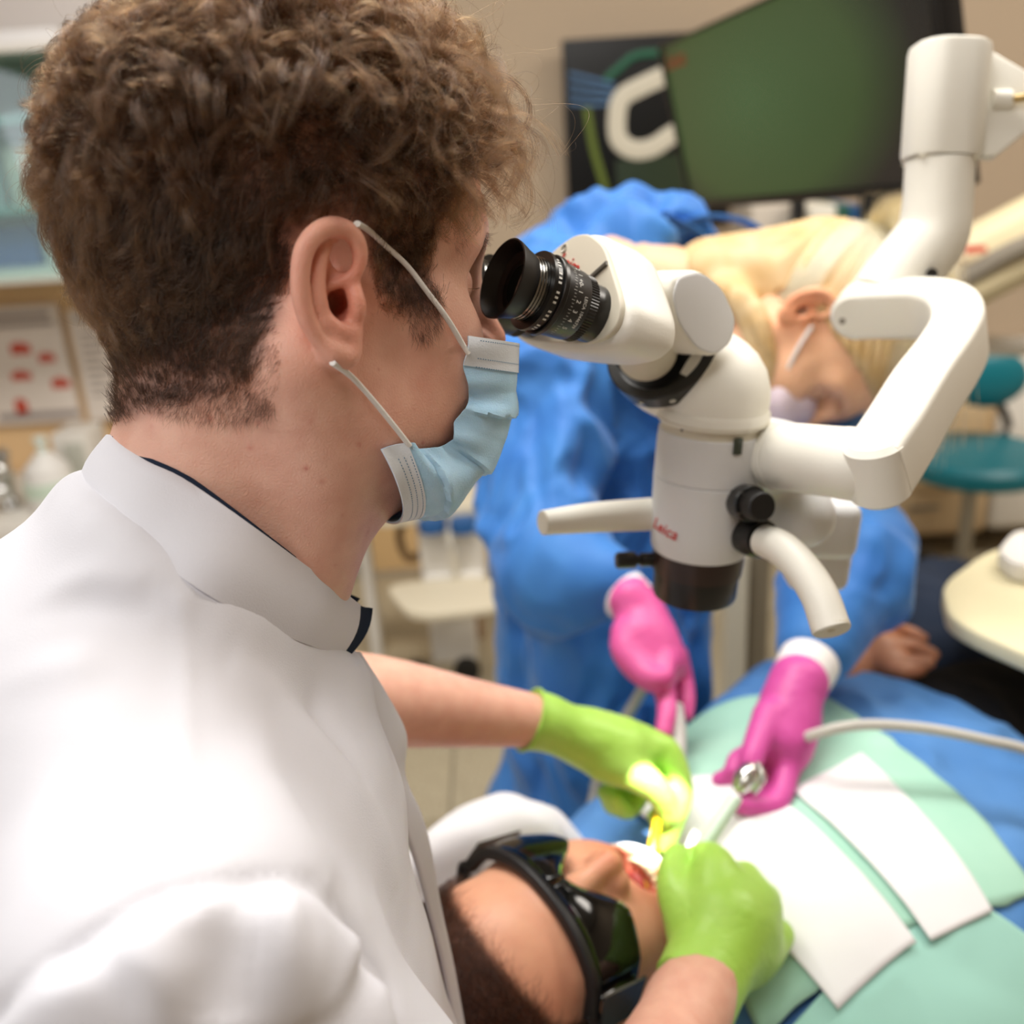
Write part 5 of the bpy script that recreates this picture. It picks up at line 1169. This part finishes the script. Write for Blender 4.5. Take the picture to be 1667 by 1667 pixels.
glove('glove', [[(x_, y_, d_-.05, r_) for x_, y_, d_, r_ in row_] for row_ in [[(1300, 1112, 1.02, .0290), (1288, 1140, 1.01, .0290), (1278, 1175, 1.0, .0300), (1272, 1205, .985, .0270)],
      [(1290, 1180, 1.0, .022), (1285, 1220, .99, .019)],
      [(1250, 1165, .985, .0150), (1236, 1200, .965, .0130), (1225, 1232, .950, .0115), (1222, 1248, .945, .0100)],
      [(1290, 1210, .985, .0150), (1280, 1260, .965, .0125), (1262, 1306, .945, .0120), (1225, 1312, .935, .0105), (1205, 1308, .93, .009)],
      [(1280, 1200, 1.0, .0140), (1268, 1255, .985, .0120), (1248, 1292, .965, .0110), (1215, 1290, .955, .0095)],
      [(1262, 1190, 1.01, .0135), (1225, 1225, 1.0, .0110), (1200, 1238, .985, .0095), (1194, 1256, .975, .0090)],
      [(1250, 1210, 1.01, .0120), (1215, 1260, .995, .0100), (1190, 1272, .985, .0095), (1172, 1270, .98, .0085)]]],
      pk2, nurse, P(1245, 1210, .93)-.13, P(1245, 1210, .93)+.13, h=.0024, seed=22, label='magenta glove holding the metal syringe')
# hair: combed from the face back to a tie high on the head, tail falling over the far side
blond_m = hairmat('blond_hair', (212, 184, 136), .35, rgb_tip=(240, 220, 176))
hd = lap(V*0+0, Fc, 0) if False else None
S = Sdf(); basic_head(S, nose=False)
cap = Sdf(); cap.add(ell((-.014, 0, .054), (.102, .081, .097))); cap.add(ell((.022, 0, .060), (.072, .071, .072)), .03); cap.add(path([(-.075, 0, .02, .045), (-.070, -.01, -.03, .050), (-.075, -.012, -.085, .046)], 8), .04); cap.add(path([(-.045, -.060, -.07, .016), (-.015, -.072, -.05, .016), (.030, -.068, -.040, .013), (.058, -.058, -.036, .007)], 10), .02)
V, Fc = cap.mesh((-.15, -.10, -.15), (.13, .10, .18), .003)
TIE = np.array([-.085, -.018, .095]); rel = V-TIE
keepz = (V[:, 2] > .02+.55*V[:, 0]) | (V[:, 0] < -.035) | ((V[:, 2] < -.022) & (V[:, 1] < -.04) & (V[:, 0] < .075))
V = np.where(keepz[:, None], V, np.array([-.01, 0, .03])+(V-np.array([-.01, 0, .03]))*.82)
ang = np.arctan2(rel[:, 1], rel[:, 2]+rel[:, 0]*.2); V = V+(V-np.array([-.01, 0, .05]))*(.022*np.sin(ang*34+3*vnoise(V, 20, 3))+.006*vnoise(V, 25, 8))[:, None]
capo = pydata('hair', nh(V), Fc, mat('blond_scalp_hair', (214, 186, 140), rough=.5, spec=.4, var=.1, vscale=40, rgb2=(204, 168, 112)), nurse)
rg = np.random.default_rng(5); n = 9000; K_ = 14
V0 = V[keepz & (V[:, 1] < .06)]; rootp = V0[rg.integers(0, len(V0), n)]; t = np.linspace(0, 1, K_)[None, :, None]
c = rootp[:, None]*(1-t)+TIE*t; q = c-np.array([-.012, 0, .052]); ss = q/np.array([.106, .086, .100]); m = np.sqrt((ss**2).sum(2, keepdims=True)); cc = np.array([-.012, 0, .052])+q/np.maximum(m, .3)
cc = cc*(1+.01*np.sin(t*6+rg.uniform(0, 6, (n, 1, 1)))); strands('hair_strands', nh(cc), .00022*np.ones(K_), blond_m, capo)
tail = []
for i in range(2600):
    o = rg.normal(size=3)*.010; w = rg.normal(size=3)*np.array([.020, .016, .009])
    pts = [TIE+o*.5, np.array([-.105, -.03, .115])+o, np.array([-.065, -.07, .132])+o+w*.4, np.array([-.01, -.088, .128])+o+w*.7, np.array([.050, -.080, .120])+o+w, np.array([.100, -.06, .108])+o+w*1.3]
    tail.append(spline(pts, 16))
strands('pony_tail', nh(np.array(tail)), .00024*np.ones(16), hairmat('dark_blond_hair', (176, 140, 90), .35, rgb_tip=(236, 208, 150)), nurse)
lathe('hair_tie', [(.010, -.006), (.015, -.005), (.016, 0), (.015, .005), (.010, .006)], nh(TIE+np.array([-.012, 0, .010])), nh(TIE+np.array([-.03, 0, .03]))-nh(TIE), mat('cream_hair_tie', (232, 214, 160), rough=.7), nurse, n=24)
# mask with its loop, and the ties at the back of the gown
mk = Sdf(); mk.add(ell((.074, 0, -.036), (.046, .062, .050)))
V, Fc = mk.mesh((.0, -.075, -.11), (.14, .075, .03), .0025)
V = V+vnormals(V, Fc)*(.0015*np.sin(V[:, 2]*190))[:, None]
nm = pydata('face_mask', nh(V), Fc, mat('pale_pink_mask', (232, 214, 224), rough=.8, spec=.2), nurse)
tube('ear_loop', nh([(.066, -.058, -.026), (.034, -.074, -.006), (.012, -.080, .012)]), .0022, band_m, nm, n=8, seg=14)
for pts in ([(1040, 345, 1.2), (1075, 350, 1.19), (1120, 368, 1.19), (1165, 398, 1.2)], [(1110, 362, 1.19), (1160, 352, 1.19), (1215, 362, 1.2), (1240, 384, 1.21), (1205, 400, 1.2), (1150, 392, 1.2)]):
    q = spline([P(*x) for x in pts], 40); sweep('gown_tie', q, rrect(.016, .002, .0008, 2), gown_m, nurse, up=CU)
tube('neck_band', [P(1055, 352, 1.175), P(1080, 372, 1.17), P(1100, 400, 1.17), P(1095, 440, 1.175)], .004, navy_m, nurse, n=8, seg=12)
# ================================================================ patient
PR = np.array([[.3987, -.5637, -.7233], [-.0232, .7823, -.6225], [.9168, .265, .2988]]); PO = np.array([.0011, .6037, .6728])
def ph(p): return PO+np.asarray(p, float)@PR.T
patient = empty('person', (.25, .85, .45), 'patient lying back with dark goggles, mouth open, under blue and mint sheets', 'person')
S = Sdf(); basic_head(S)
S.add(path([(-.030, 0, -.030, .058), (-.035, 0, -.085, .056), (-.042, 0, -.140, .056), (-.055, 0, -.19, .058)], 12), .035)
S.sub(ell((.086, 0, -.060), (.030, .024, .020)), .004)
for s_ in (-1, 1): ear_sdf(S, (-.006, s_*.0790, .000), s_, .85, tilt=4, flare=18)
V, Fc = S.mesh((-.14, -.11, -.26), (.14, .11, .15), .0018); Vp = lap(V, Fc, 1, .4)
B = Sdf(); D2 = np.array([.7233, .6225, 0])
for s_ in (-1, 1):
    B.add(path([tuple(PO+D2*.22+np.array([-.62, .72, 0])*.12*s_+np.array([0, 0, -.12]))+(.045,), tuple(PO+D2*.48+np.array([-.62, .72, 0])*.16*s_+np.array([0, 0, -.13]))+(.04,)]), .03)
B.add(path([tuple(ph((-.045, 0, -.18)))+(.06,), tuple(PO+D2*.30+np.array([0.02, -.03, -.11]))+(.09,), tuple(PO+D2*.5+np.array([.02, -.02, -.12]))+(.08,)], 6), .05)
B.add(path([Q(1360, 1095, 1.18, .034), Q(1400, 1078, 1.19, .030), Q(1432, 1066, 1.19, .030)], 5), .02)
for f_ in ([(1432, 1052, 1.20, .013), (1470, 1030, 1.21, .011), (1500, 1040, 1.20, .009)], [(1436, 1060, 1.18, .013), (1480, 1052, 1.18, .011), (1518, 1066, 1.17, .0088)], [(1432, 1074, 1.17, .013), (1478, 1078, 1.16, .0105), (1512, 1078, 1.15, .0088)], [(1428, 1086, 1.17, .012), (1468, 1094, 1.15, .010), (1496, 1092, 1.15, .008)], [(1410, 1050, 1.19, .014), (1436, 1022, 1.20, .011), (1460, 1020, 1.2, .009)]):
    B.add(path([Q(*q) for q in f_], 7), .006)
V, Fc2 = B.mesh((-.12, .45, .44), (.72, 1.35, .82), .0045)
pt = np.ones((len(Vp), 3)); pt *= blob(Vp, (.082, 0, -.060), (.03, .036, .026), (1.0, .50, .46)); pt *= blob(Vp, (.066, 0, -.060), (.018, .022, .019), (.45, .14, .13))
pt *= blob(Vp, (.118, 0, -.02), (.02, .02, .02), (1.0, .8, .72))
hm = (inpoly(Vp[:, 0], Vp[:, 2], [(.082, .108), (.074, .098), (.062, .082), (.048, .066), (.044, .03), (.03, .0), (.01, .0), (-.02, -.02), (-.06, -.05), (-.09, -.06), (-.2, -.06), (-.2, .3), (.2, .3), (.2, .12)])) & ~((np.abs(Vp[:, 1]) > .072) & (np.abs(Vp[:, 0]+.006) < .026) & (Vp[:, 2] < .032))
ms = lap(np.repeat(hm[:, None].astype(float), 3, 1), Fc, 6, .8); pt = pt*(1-ms)+np.array([.14, .10, .08])*ms
pb_ = pydata('body', np.vstack([ph(Vp), lap(V, Fc2, 1)]), np.vstack([Fc, Fc2+len(Vp)]), mat('patient_skin', (224, 168, 136), rough=.45, spec=.4, sss=.25, sss_s=.006, var=.15, vscale=50, rgb2=(216, 156, 126), vcol='tone', bump=.2, bscale=700), patient)
setcol(pb_, 'tone', np.vstack([pt, np.ones((len(V), 3))*np.array([.92, .84, .78])]))
rg = np.random.default_rng(8); Np = vnormals(Vp, Fc); sv_, sn_ = Vp[hm], Np[hm]; n = 22000; i = rg.integers(0, len(sv_), n); K_ = 6; t = np.linspace(0, 1, K_)[None, :, None]
fl = np.array([.5, 0, .25])+rg.normal(size=(n, 3))*.25; fl -= sn_[i]*(fl*sn_[i]).sum(1)[:, None]; fl /= np.linalg.norm(fl, axis=1)[:, None]
L_ = (.016*rg.uniform(.6, 1.3, n))[:, None, None]; c = sv_[i][:, None]+fl[:, None]*L_*t+sn_[i][:, None]*(.0065*np.sin(t*1.7))
strands('hair', ph(c), .00011*np.linspace(1, .4, K_), hairmat('dark_brown_hair', (34, 22, 16), .3), patient)
# teeth, tongue and lip retractor
tooth_m = mat('tooth_enamel', (240, 226, 190), rough=.3, spec=.5, sss=.2, sss_s=.003)
for row, (z0, sg, nn_) in enumerate(((-.0415, 1, 9), (-.0785, -1, 9))):
    for k in range(nn_):
        a = (k-(nn_-1)/2)*.19; p_ = np.array([.062+.026*math.cos(a*1.15), .026*math.sin(a*1.2), z0-.001*abs(a)])
        cb = np.cos(a); sb = math.sin(a)
        R3 = np.stack([np.array([cb, sb, 0]), np.array([-sb, cb, 0]), np.array([0, 0, 1.])], 1)
        bx_ = box('tooth', (0, 0, 0), (.0055, .0058 if abs(a) < .3 else .005, .0095), tooth_m, patient, None, bev=.0018)
        bx_.data.transform(Matrix([list((PR@R3)[i])+[float(ph(p_)[i])] for i in range(3)]+[[0, 0, 0, 1]]))
tg = Sdf(); tg.add(ell((.058, 0, -.073), (.022, .016, .007))); V, F3 = tg.mesh((.02, -.03, -.09), (.1, .03, -.055), .0015); pydata('tongue', ph(V), F3, mat('tongue_pink', (188, 84, 78), rough=.35, sss=.2), patient)
# ---- goggles
lens_m = mat('dark_tinted_lens', (5, 6, 7), rough=.08, spec=.45); gfr_m = mat('matt_black_frame', (20, 20, 22), rough=.45, spec=.5)
gg = empty('safety_goggles', ph((.1, 0, .02)), 'dark wraparound safety goggles with a black frame on the patient', 'goggles')
def surf_y(y, z):                                # forward reach of the shield at a lateral position
    return .112-.030*(abs(y)/.07)**2.4-(.0 if abs(y) < .066 else (abs(y)-.066)*1.9)-.10*max(0, z-.05)
def lens(sg):
    V = []; nu, nv = 22, 14
    for lay in (0, .0022):
        for i in range(nu):
            u = i/(nu-1); y = .001+.071*u
            zt = .049-.004*u; zb = .031-.040*float(sm(np.array(u), 0, .55))+.010*u*u
            for j in range(nv): z = zb+(zt-zb)*j/(nv-1); V.append((surf_y(y, z)-lay+.003*math.sin(math.pi*j/(nv-1)), sg*y, z))
    f = []; L = nu*nv
    for i in range(nu-1):
        for j in range(nv-1): a = i*nv+j; f.append((a, a+1, a+nv+1, a+nv)); f.append((L+a, L+a+nv, L+a+nv+1, L+a+1))
    for i in range(nu-1):
        for j in (0, nv-1): a = i*nv+j; f.append((a, a+nv, L+a+nv, L+a))
    for j in range(nv-1):
        for i in (0, nu-1): a = i*nv+j; f.append((a, L+a, L+a+1, a+1))
    return pydata('lens', ph(V), f, lens_m, gg)
lens(1); lens(-1)
bar = [(surf_y(y, .05)-.001, y, .0505-.004*(abs(y)/.07)**2) for y in np.linspace(-.074, .074, 25)]
sweep('brow_bar', ph([(x-.005, y, z) for x, y, z in bar]), rrect(.0095, .009, .002, 3), gfr_m, gg, up=PR[:, 2])
br_0 = [(surf_y(y, 0)-.0005, y, .012+.012*math.cos(y/.010*1.2)) for y in np.linspace(-.012, .012, 9)]
for s_ in (-1, 1):
    V = [(.080, s_*.0745, .046), (.080, s_*.0745, .000), (.052, s_*.082, .004), (.052, s_*.082, .042)]
    sh_ = [(x-.0, y+s_*.002, z) for x, y, z in V]; 
    pydata('side_shield', ph(V+sh_), [(0, 1, 2, 3), (7, 6, 5, 4), (0, 4, 5, 1), (1, 5, 6, 2), (2, 6, 7, 3), (3, 7, 4, 0)], mat('smoky_side_shield', (64, 60, 58), rough=.2, spec=.6), gg, False)
    tp_ = [(surf_y(.074, .05), s_*.074, .047), (.052, s_*.0815, .044)]+([(.01, s_*.087, .036), (-.03, s_*.086, .024)] if s_ < 0 else [(.02, s_*.084, .030), (-.02, s_*.082, .010)])
    sweep('temple', ph(spline(tp_, 20)), rrect(.003, .013, .0012, 3), gfr_m, gg, up=PR[:, 2])
rt = [(.093-.012*abs(math.sin(a))**2+.000*math.cos(a), .033*math.sin(a), -.060+.027*math.cos(a)) for a in np.linspace(0, 2*math.pi, 49)]
lr = empty('lip_retractor', ph((.09, 0, -.06)), 'white plastic lip retractor holding the patient mouth open', 'retractor')
sweep('retractor_ring', ph(rt), rrect(.003, .0085, .0013, 3), mat('white_retractor', (206, 206, 200), rough=.3, spec=.5), lr, up=PR[:, 0])
sweep('retractor_flange', ph([(x-.010, y*.9, z*.92-.0048) for x, y, z in rt]), circ(.0016, 8), mat('clear_retractor', (222, 224, 222), rough=.25, spec=.5), lr, up=PR[:, 0])
# ---- draped trunk as a height field: s along the body, w across it
DS_, DW_ = D2/np.linalg.norm(D2), np.array([-.6225, .7233, 0])/np.linalg.norm([.6225, .7233])
def HH(x, y):
    rx, ry = x-PO[0], y-PO[1]; s = rx*DS_[0]+ry*DS_[1]; w = rx*DW_[0]+ry*DW_[1]
    wc = -.055+.06*sm(s, .30, .65); u = np.clip(np.abs(w-wc)/.255, 0, 1)
    top = .635+.070*sm(s, .02, .22)-.035*sm(s, .45, .80)
    z = .50+(top-.50)*np.sqrt(np.maximum(1-u**2.6, 0))
    # hollow for the neck and the head side
    return z-.10*np.exp(-((s-.02)/.10)**2-((w)/.10)**2)
def fieldmesh(name, s0, s1, w0, w1, ns, nw, m, parent, off=0, amp=.004, seed=3, rough_edge=0):
    V = []; 
    for i in range(ns):
        for j in range(nw):
            s = s0+(s1-s0)*i/(ns-1); w = w0+(w1-w0)*j/(nw-1); V.append((PO[0]+s*DS_[0]+w*DW_[0], PO[1]+s*DS_[1]+w*DW_[1], 0))
    V = np.array(V); V[:, 2] = HH(V[:, 0], V[:, 1])+off; V[:, 2] += (1-np.abs(fbm(V*np.array([1, 1, 0]), 9, seed, 3)))*amp*1.6-amp
    a = np.arange(ns*nw).reshape(ns, nw); f = np.stack([a[:-1, :-1], a[1:, :-1], a[1:, 1:], a[:-1, 1:]], -1).reshape(-1, 4)
    o = pydata(name, V, f, m, parent); md = o.modifiers.new('t', 'SOLIDIFY'); md.thickness = .002; md.offset = -1; return o
drape_m = mat('blue_drape_cloth', (78, 132, 196), rough=.7, spec=.2, bump=.2, bscale=800, var=.12, vscale=9, rgb2=(96, 146, 204))
dr = fieldmesh('surgical_drape', .055, .56, -.32, .215, 120, 130, drape_m, None, off=.002, amp=.010)
tag(dr, 'blue surgical drape spread over the patient chest', 'drape')
def onfield(px, py, off=0):
    ray = P(px, py, 1.)-CAMP; lo, hi = .4, 1.6
    for d in np.linspace(.45, 1.6, 500):
        p = CAMP+ray*d
        if p[2] < HH(p[0], p[1])+off: return p
    return CAMP+ray*1.3
def sheet(name, corners, off, m, label, cat, n=46, wav=.0015, seed=1, edge=0):
    """a four-cornered sheet lying on the draped trunk; corners given by where they are seen"""
    c = [onfield(x, y) for x, y in corners]; V = []
    for i in range(n):
        for j in range(n):
            u, v = i/(n-1), j/(n-1); p = c[0]*(1-u)*(1-v)+c[1]*u*(1-v)+c[2]*u*v+c[3]*(1-u)*v
            if edge:
                e = np.array([fbm(np.array([[u*9+v*9, v*9-u*5, seed]]), 1, seed, 2)[0]])*edge*(1 if min(u, v, 1-u, 1-v) < .02 else 0); p = p+(p-c[0]*.25-c[1]*.25-c[2]*.25-c[3]*.25)*e
            V.append(p)
    V = np.array(V); V[:, 2] = HH(V[:, 0], V[:, 1])+off+.005; V[:, 2] += (1-np.abs(fbm(V*np.array([1, 1, 0]), 12, seed, 3)))*wav
    a = np.arange(n*n).reshape(n, n); f = np.stack([a[:-1, :-1], a[1:, :-1], a[1:, 1:], a[:-1, 1:]], -1).reshape(-1, 4)
    o = pydata(name, V, f, m, None); nz = vnormals(V, f)[:, 2].mean()
    if nz < 0: o.data.flip_normals()
    md = o.modifiers.new('t', 'SOLIDIFY'); md.thickness = .0012; md.offset = 1; return tag(o, label, cat)
mint_m = mat('mint_bib_sheet', (176, 220, 200), rough=.8, spec=.15, var=.08, vscale=12, rgb2=(164, 212, 192), bump=.1, bscale=900)
mint2_m = mat('aqua_bib_sheet', (164, 214, 202), rough=.8, spec=.15, bump=.1, bscale=900)
tow_m = mat('white_paper_towel', (238, 238, 240), rough=.85, spec=.1, bump=.15, bscale=1000)
sheet('dental_bib', [(1225, 1760), (1560, 1475), (1760, 1640), (1500, 1860)], .0022, mint2_m, 'aqua green sheet at the lower right, beneath the corner of the bib', 'sheet', wav=.004, seed=5)
sheet('dental_bib', [(958, 1286), (1345, 1150), (1690, 1478), (1235, 1720)], .0045, mint_m, 'large mint green bib spread across the patient chest', 'sheet', wav=.002, seed=2, edge=.02)
sheet('paper_towel', [(985, 1318), (1225, 1285), (1488, 1562), (1362, 1672)], .0088, tow_m, 'white paper towel beside the near green glove, nearer the mouth', 'towel', wav=.002, seed=3)
sheet('paper_towel', [(1288, 1308), (1400, 1246), (1612, 1507), (1512, 1558)], .0088, tow_m, 'white paper towel along the mint bib edge, further from the mouth', 'towel', wav=.002, seed=4)
# patient's clothes beyond the drape
jeans_m = mat('dark_denim', (38, 48, 66), rough=.85, spec=.15, bump=.3, bscale=900, var=.2, vscale=12); blk_m = mat('black_shirt_cloth', (20, 21, 26), rough=.85, spec=.15)
J = Sdf(); J.add(path([Q(1560, 1150, 1.30, .10), Q(1490, 1040, 1.48, .095), Q(1480, 985, 1.72, .075), Q(1560, 960, 1.9, .06)], 14)); J.add(path([Q(1700, 1180, 1.32, .11), Q(1700, 1050, 1.5, .09), Q(1690, 990, 1.8, .07)], 10), .03)
V, F3 = J.mesh((.4, .9, .3), (1.3, 2.1, .95), .009); V = V+vnormals(V, F3)*(fbm(V, 18, 2)*.006)[:, None]; pydata('jeans', lap(V, F3, 1), F3, jeans_m, patient)
J = Sdf(); J.add(path([Q(1330, 1330, 1.0, .09), Q(1490, 1260, 1.1, .11), Q(1600, 1205, 1.22, .115), Q(1700, 1190, 1.30, .11)], 12)); J.add(path([Q(1250, 1190, 1.12, .05), Q(1340, 1140, 1.18, .045), Q(1400, 1105, 1.2, .042)], 6), .03)
V, F3 = J.mesh((.1, .6, .40), (1.1, 1.5, .84), .007); V = V+vnormals(V, F3)*(fbm(V, 18, 6)*.006)[:, None]-np.array([0, 0, .02]); pydata('shirt', lap(V, F3, 1), F3, blk_m, patient)
# ---- chair
chair = empty('dental_chair', tuple(PO+DS_*.4)[:2]+(0,), 'dental chair under the patient with a white covered headrest', 'chair')
teal_m = mat('teal_upholstery', (36, 138, 146), rough=.4, spec=.4); wcov_m = mat('white_headrest_cover', (226, 224, 226), rough=.8, spec=.15)
Rc = np.stack([DS_, DW_, np.array([0, 0, 1.])], 1)
S = Sdf(); S.add(rbox(PO+DS_*.40+DW_*-.02+np.array([0, 0, -.20]), (.36, .24, .05), Rc, .04)); S.add(rbox(PO+DS_*.98+DW_*.0+np.array([0, 0, -.24]), (.40, .25, .05), Rc, .04), .03)
V, F3 = S.mesh((-.5, .3, .3), (1.5, 2.0, .62), .014); pydata('seat', lap(V, F3, 1), F3, teal_m, chair)
S = Sdf(); S.add(path([Q(690, 1580, .82, .07), Q(760, 1470, .88, .07), Q(835, 1395, .94, .058), Q(880, 1420, .96, .05)], 10)); S.add(ell(ph((-.125, .02, .02)), (.13, .12, .05)), .05)
V, F3 = S.mesh((-.3, .35, .42), (.30, .95, .80), .006); V = V+vnormals(V, F3)*(fbm(V, 20, 2)*.004)[:, None]; pydata('headrest', lap(V, F3, 1), F3, wcov_m, chair)
lathe('chair_pedestal', [(0, 0), (.26, 0), (.26, .05), (.10, .09), (.09, .40), (0, .40)], tuple(PO+DS_*.55)[:2]+(0,), (0, 0, 1), mat('cream_metal', (226, 220, 204), rough=.4), chair, n=40)
# ---- things in hands
yel = empty('yellow_probe', P(1066, 1335, .86), 'yellow plastic handpiece held by the far green glove', 'probe')
tube('shaft', [P(1072, 1325, .850), P(1063, 1380, .842), P(1050, 1450, .812)], [.0036, .0050, .0056], mat('yellow_plastic', (244, 206, 30), rough=.35, spec=.5), yel, n=16, seg=12)
tube('tip', [P(1050, 1450, .812), P(1046, 1472, .805)], [.0026, .0012], silver_m, yel, n=10, seg=5)
mir = empty('dental_mirror', P(1130, 1400, .80), 'pale handled dental instrument rising from the near green glove', 'instrument')
tube('handle', [P(1119, 1414, .790), P(1160, 1355, .800), P(1197, 1300, .812)], [.0064, .0062, .0058], mat('pale_green_metal', (206, 226, 208), rough=.3, spec=.6), mir, n=18, seg=10)
lathe('handle_end', [(0, -.001), (.0058, -.001), (.0056, .0022), (.003, .0036), (0, .0038)], P(1197, 1300, .812), P(1197, 1300, .812)-P(1160, 1355, .800), mat('white_end', (240, 244, 240), rough=.4), mir, n=20)
syr = empty('metal_syringe', P(1210, 1270, .92), 'chrome syringe nozzle held by the magenta glove', 'syringe')
lathe('syringe_head', [(0, -.012), (.007, -.011), (.0105, -.004), (.0108, .004), (.0080, .013), (.0040, .018), (0, .019)], P(1216, 1264, .885), P(1196, 1300, .875)-P(1216, 1264, .885), silver_m, syr, n=32)
tube('nozzle', [P(1198, 1296, .875), P(1160, 1350, .86), P(1112, 1408, .84)], [.0030, .0022, .0014], silver_m, syr, n=10, seg=10)
tube('lever', [P(1232, 1244, .875), P(1240, 1268, .865), P(1226, 1290, .865)], [.004, .004, .003], silver_m, syr, n=10, seg=10)
suc = empty('suction_tube', P(1100, 1190, .97), 'pale grey suction handpiece held under the pink forefinger', 'suction tube')
tube('suction_body', [P(1098, 1150, .99), P(1100, 1190, .97), P(1103, 1240, .945)], [.009, .0105, .008], mat('pale_grey_handpiece', (196, 196, 190), rough=.35), suc, n=18, seg=10)
tube('suction_hose', [P(1096, 1150, .99), P(1060, 1110, 1.12), P(1030, 1150, 1.16), P(985, 1230, 1.15), P(960, 1330, 1.12)], .0068, mat('grey_hose', (176, 172, 160), rough=.5), suc, n=12, seg=30)
hs_ = [P(1285, 1212, .935), P(1330, 1194, .91), P(1400, 1180, .90), P(1500, 1185, .90), P(1600, 1204, .90), P(1700, 1232, .91), P(1900, 1330, .93), P(2100, 1420, 1.05), P(2150, 1250, 1.35)]
tag(tube('hose', hs_, .0050, mat('hose_grey_white', (205, 203, 196), rough=.45), None, n=14, seg=50), 'pale grey hose arching over the blue drape to the right', 'hose')
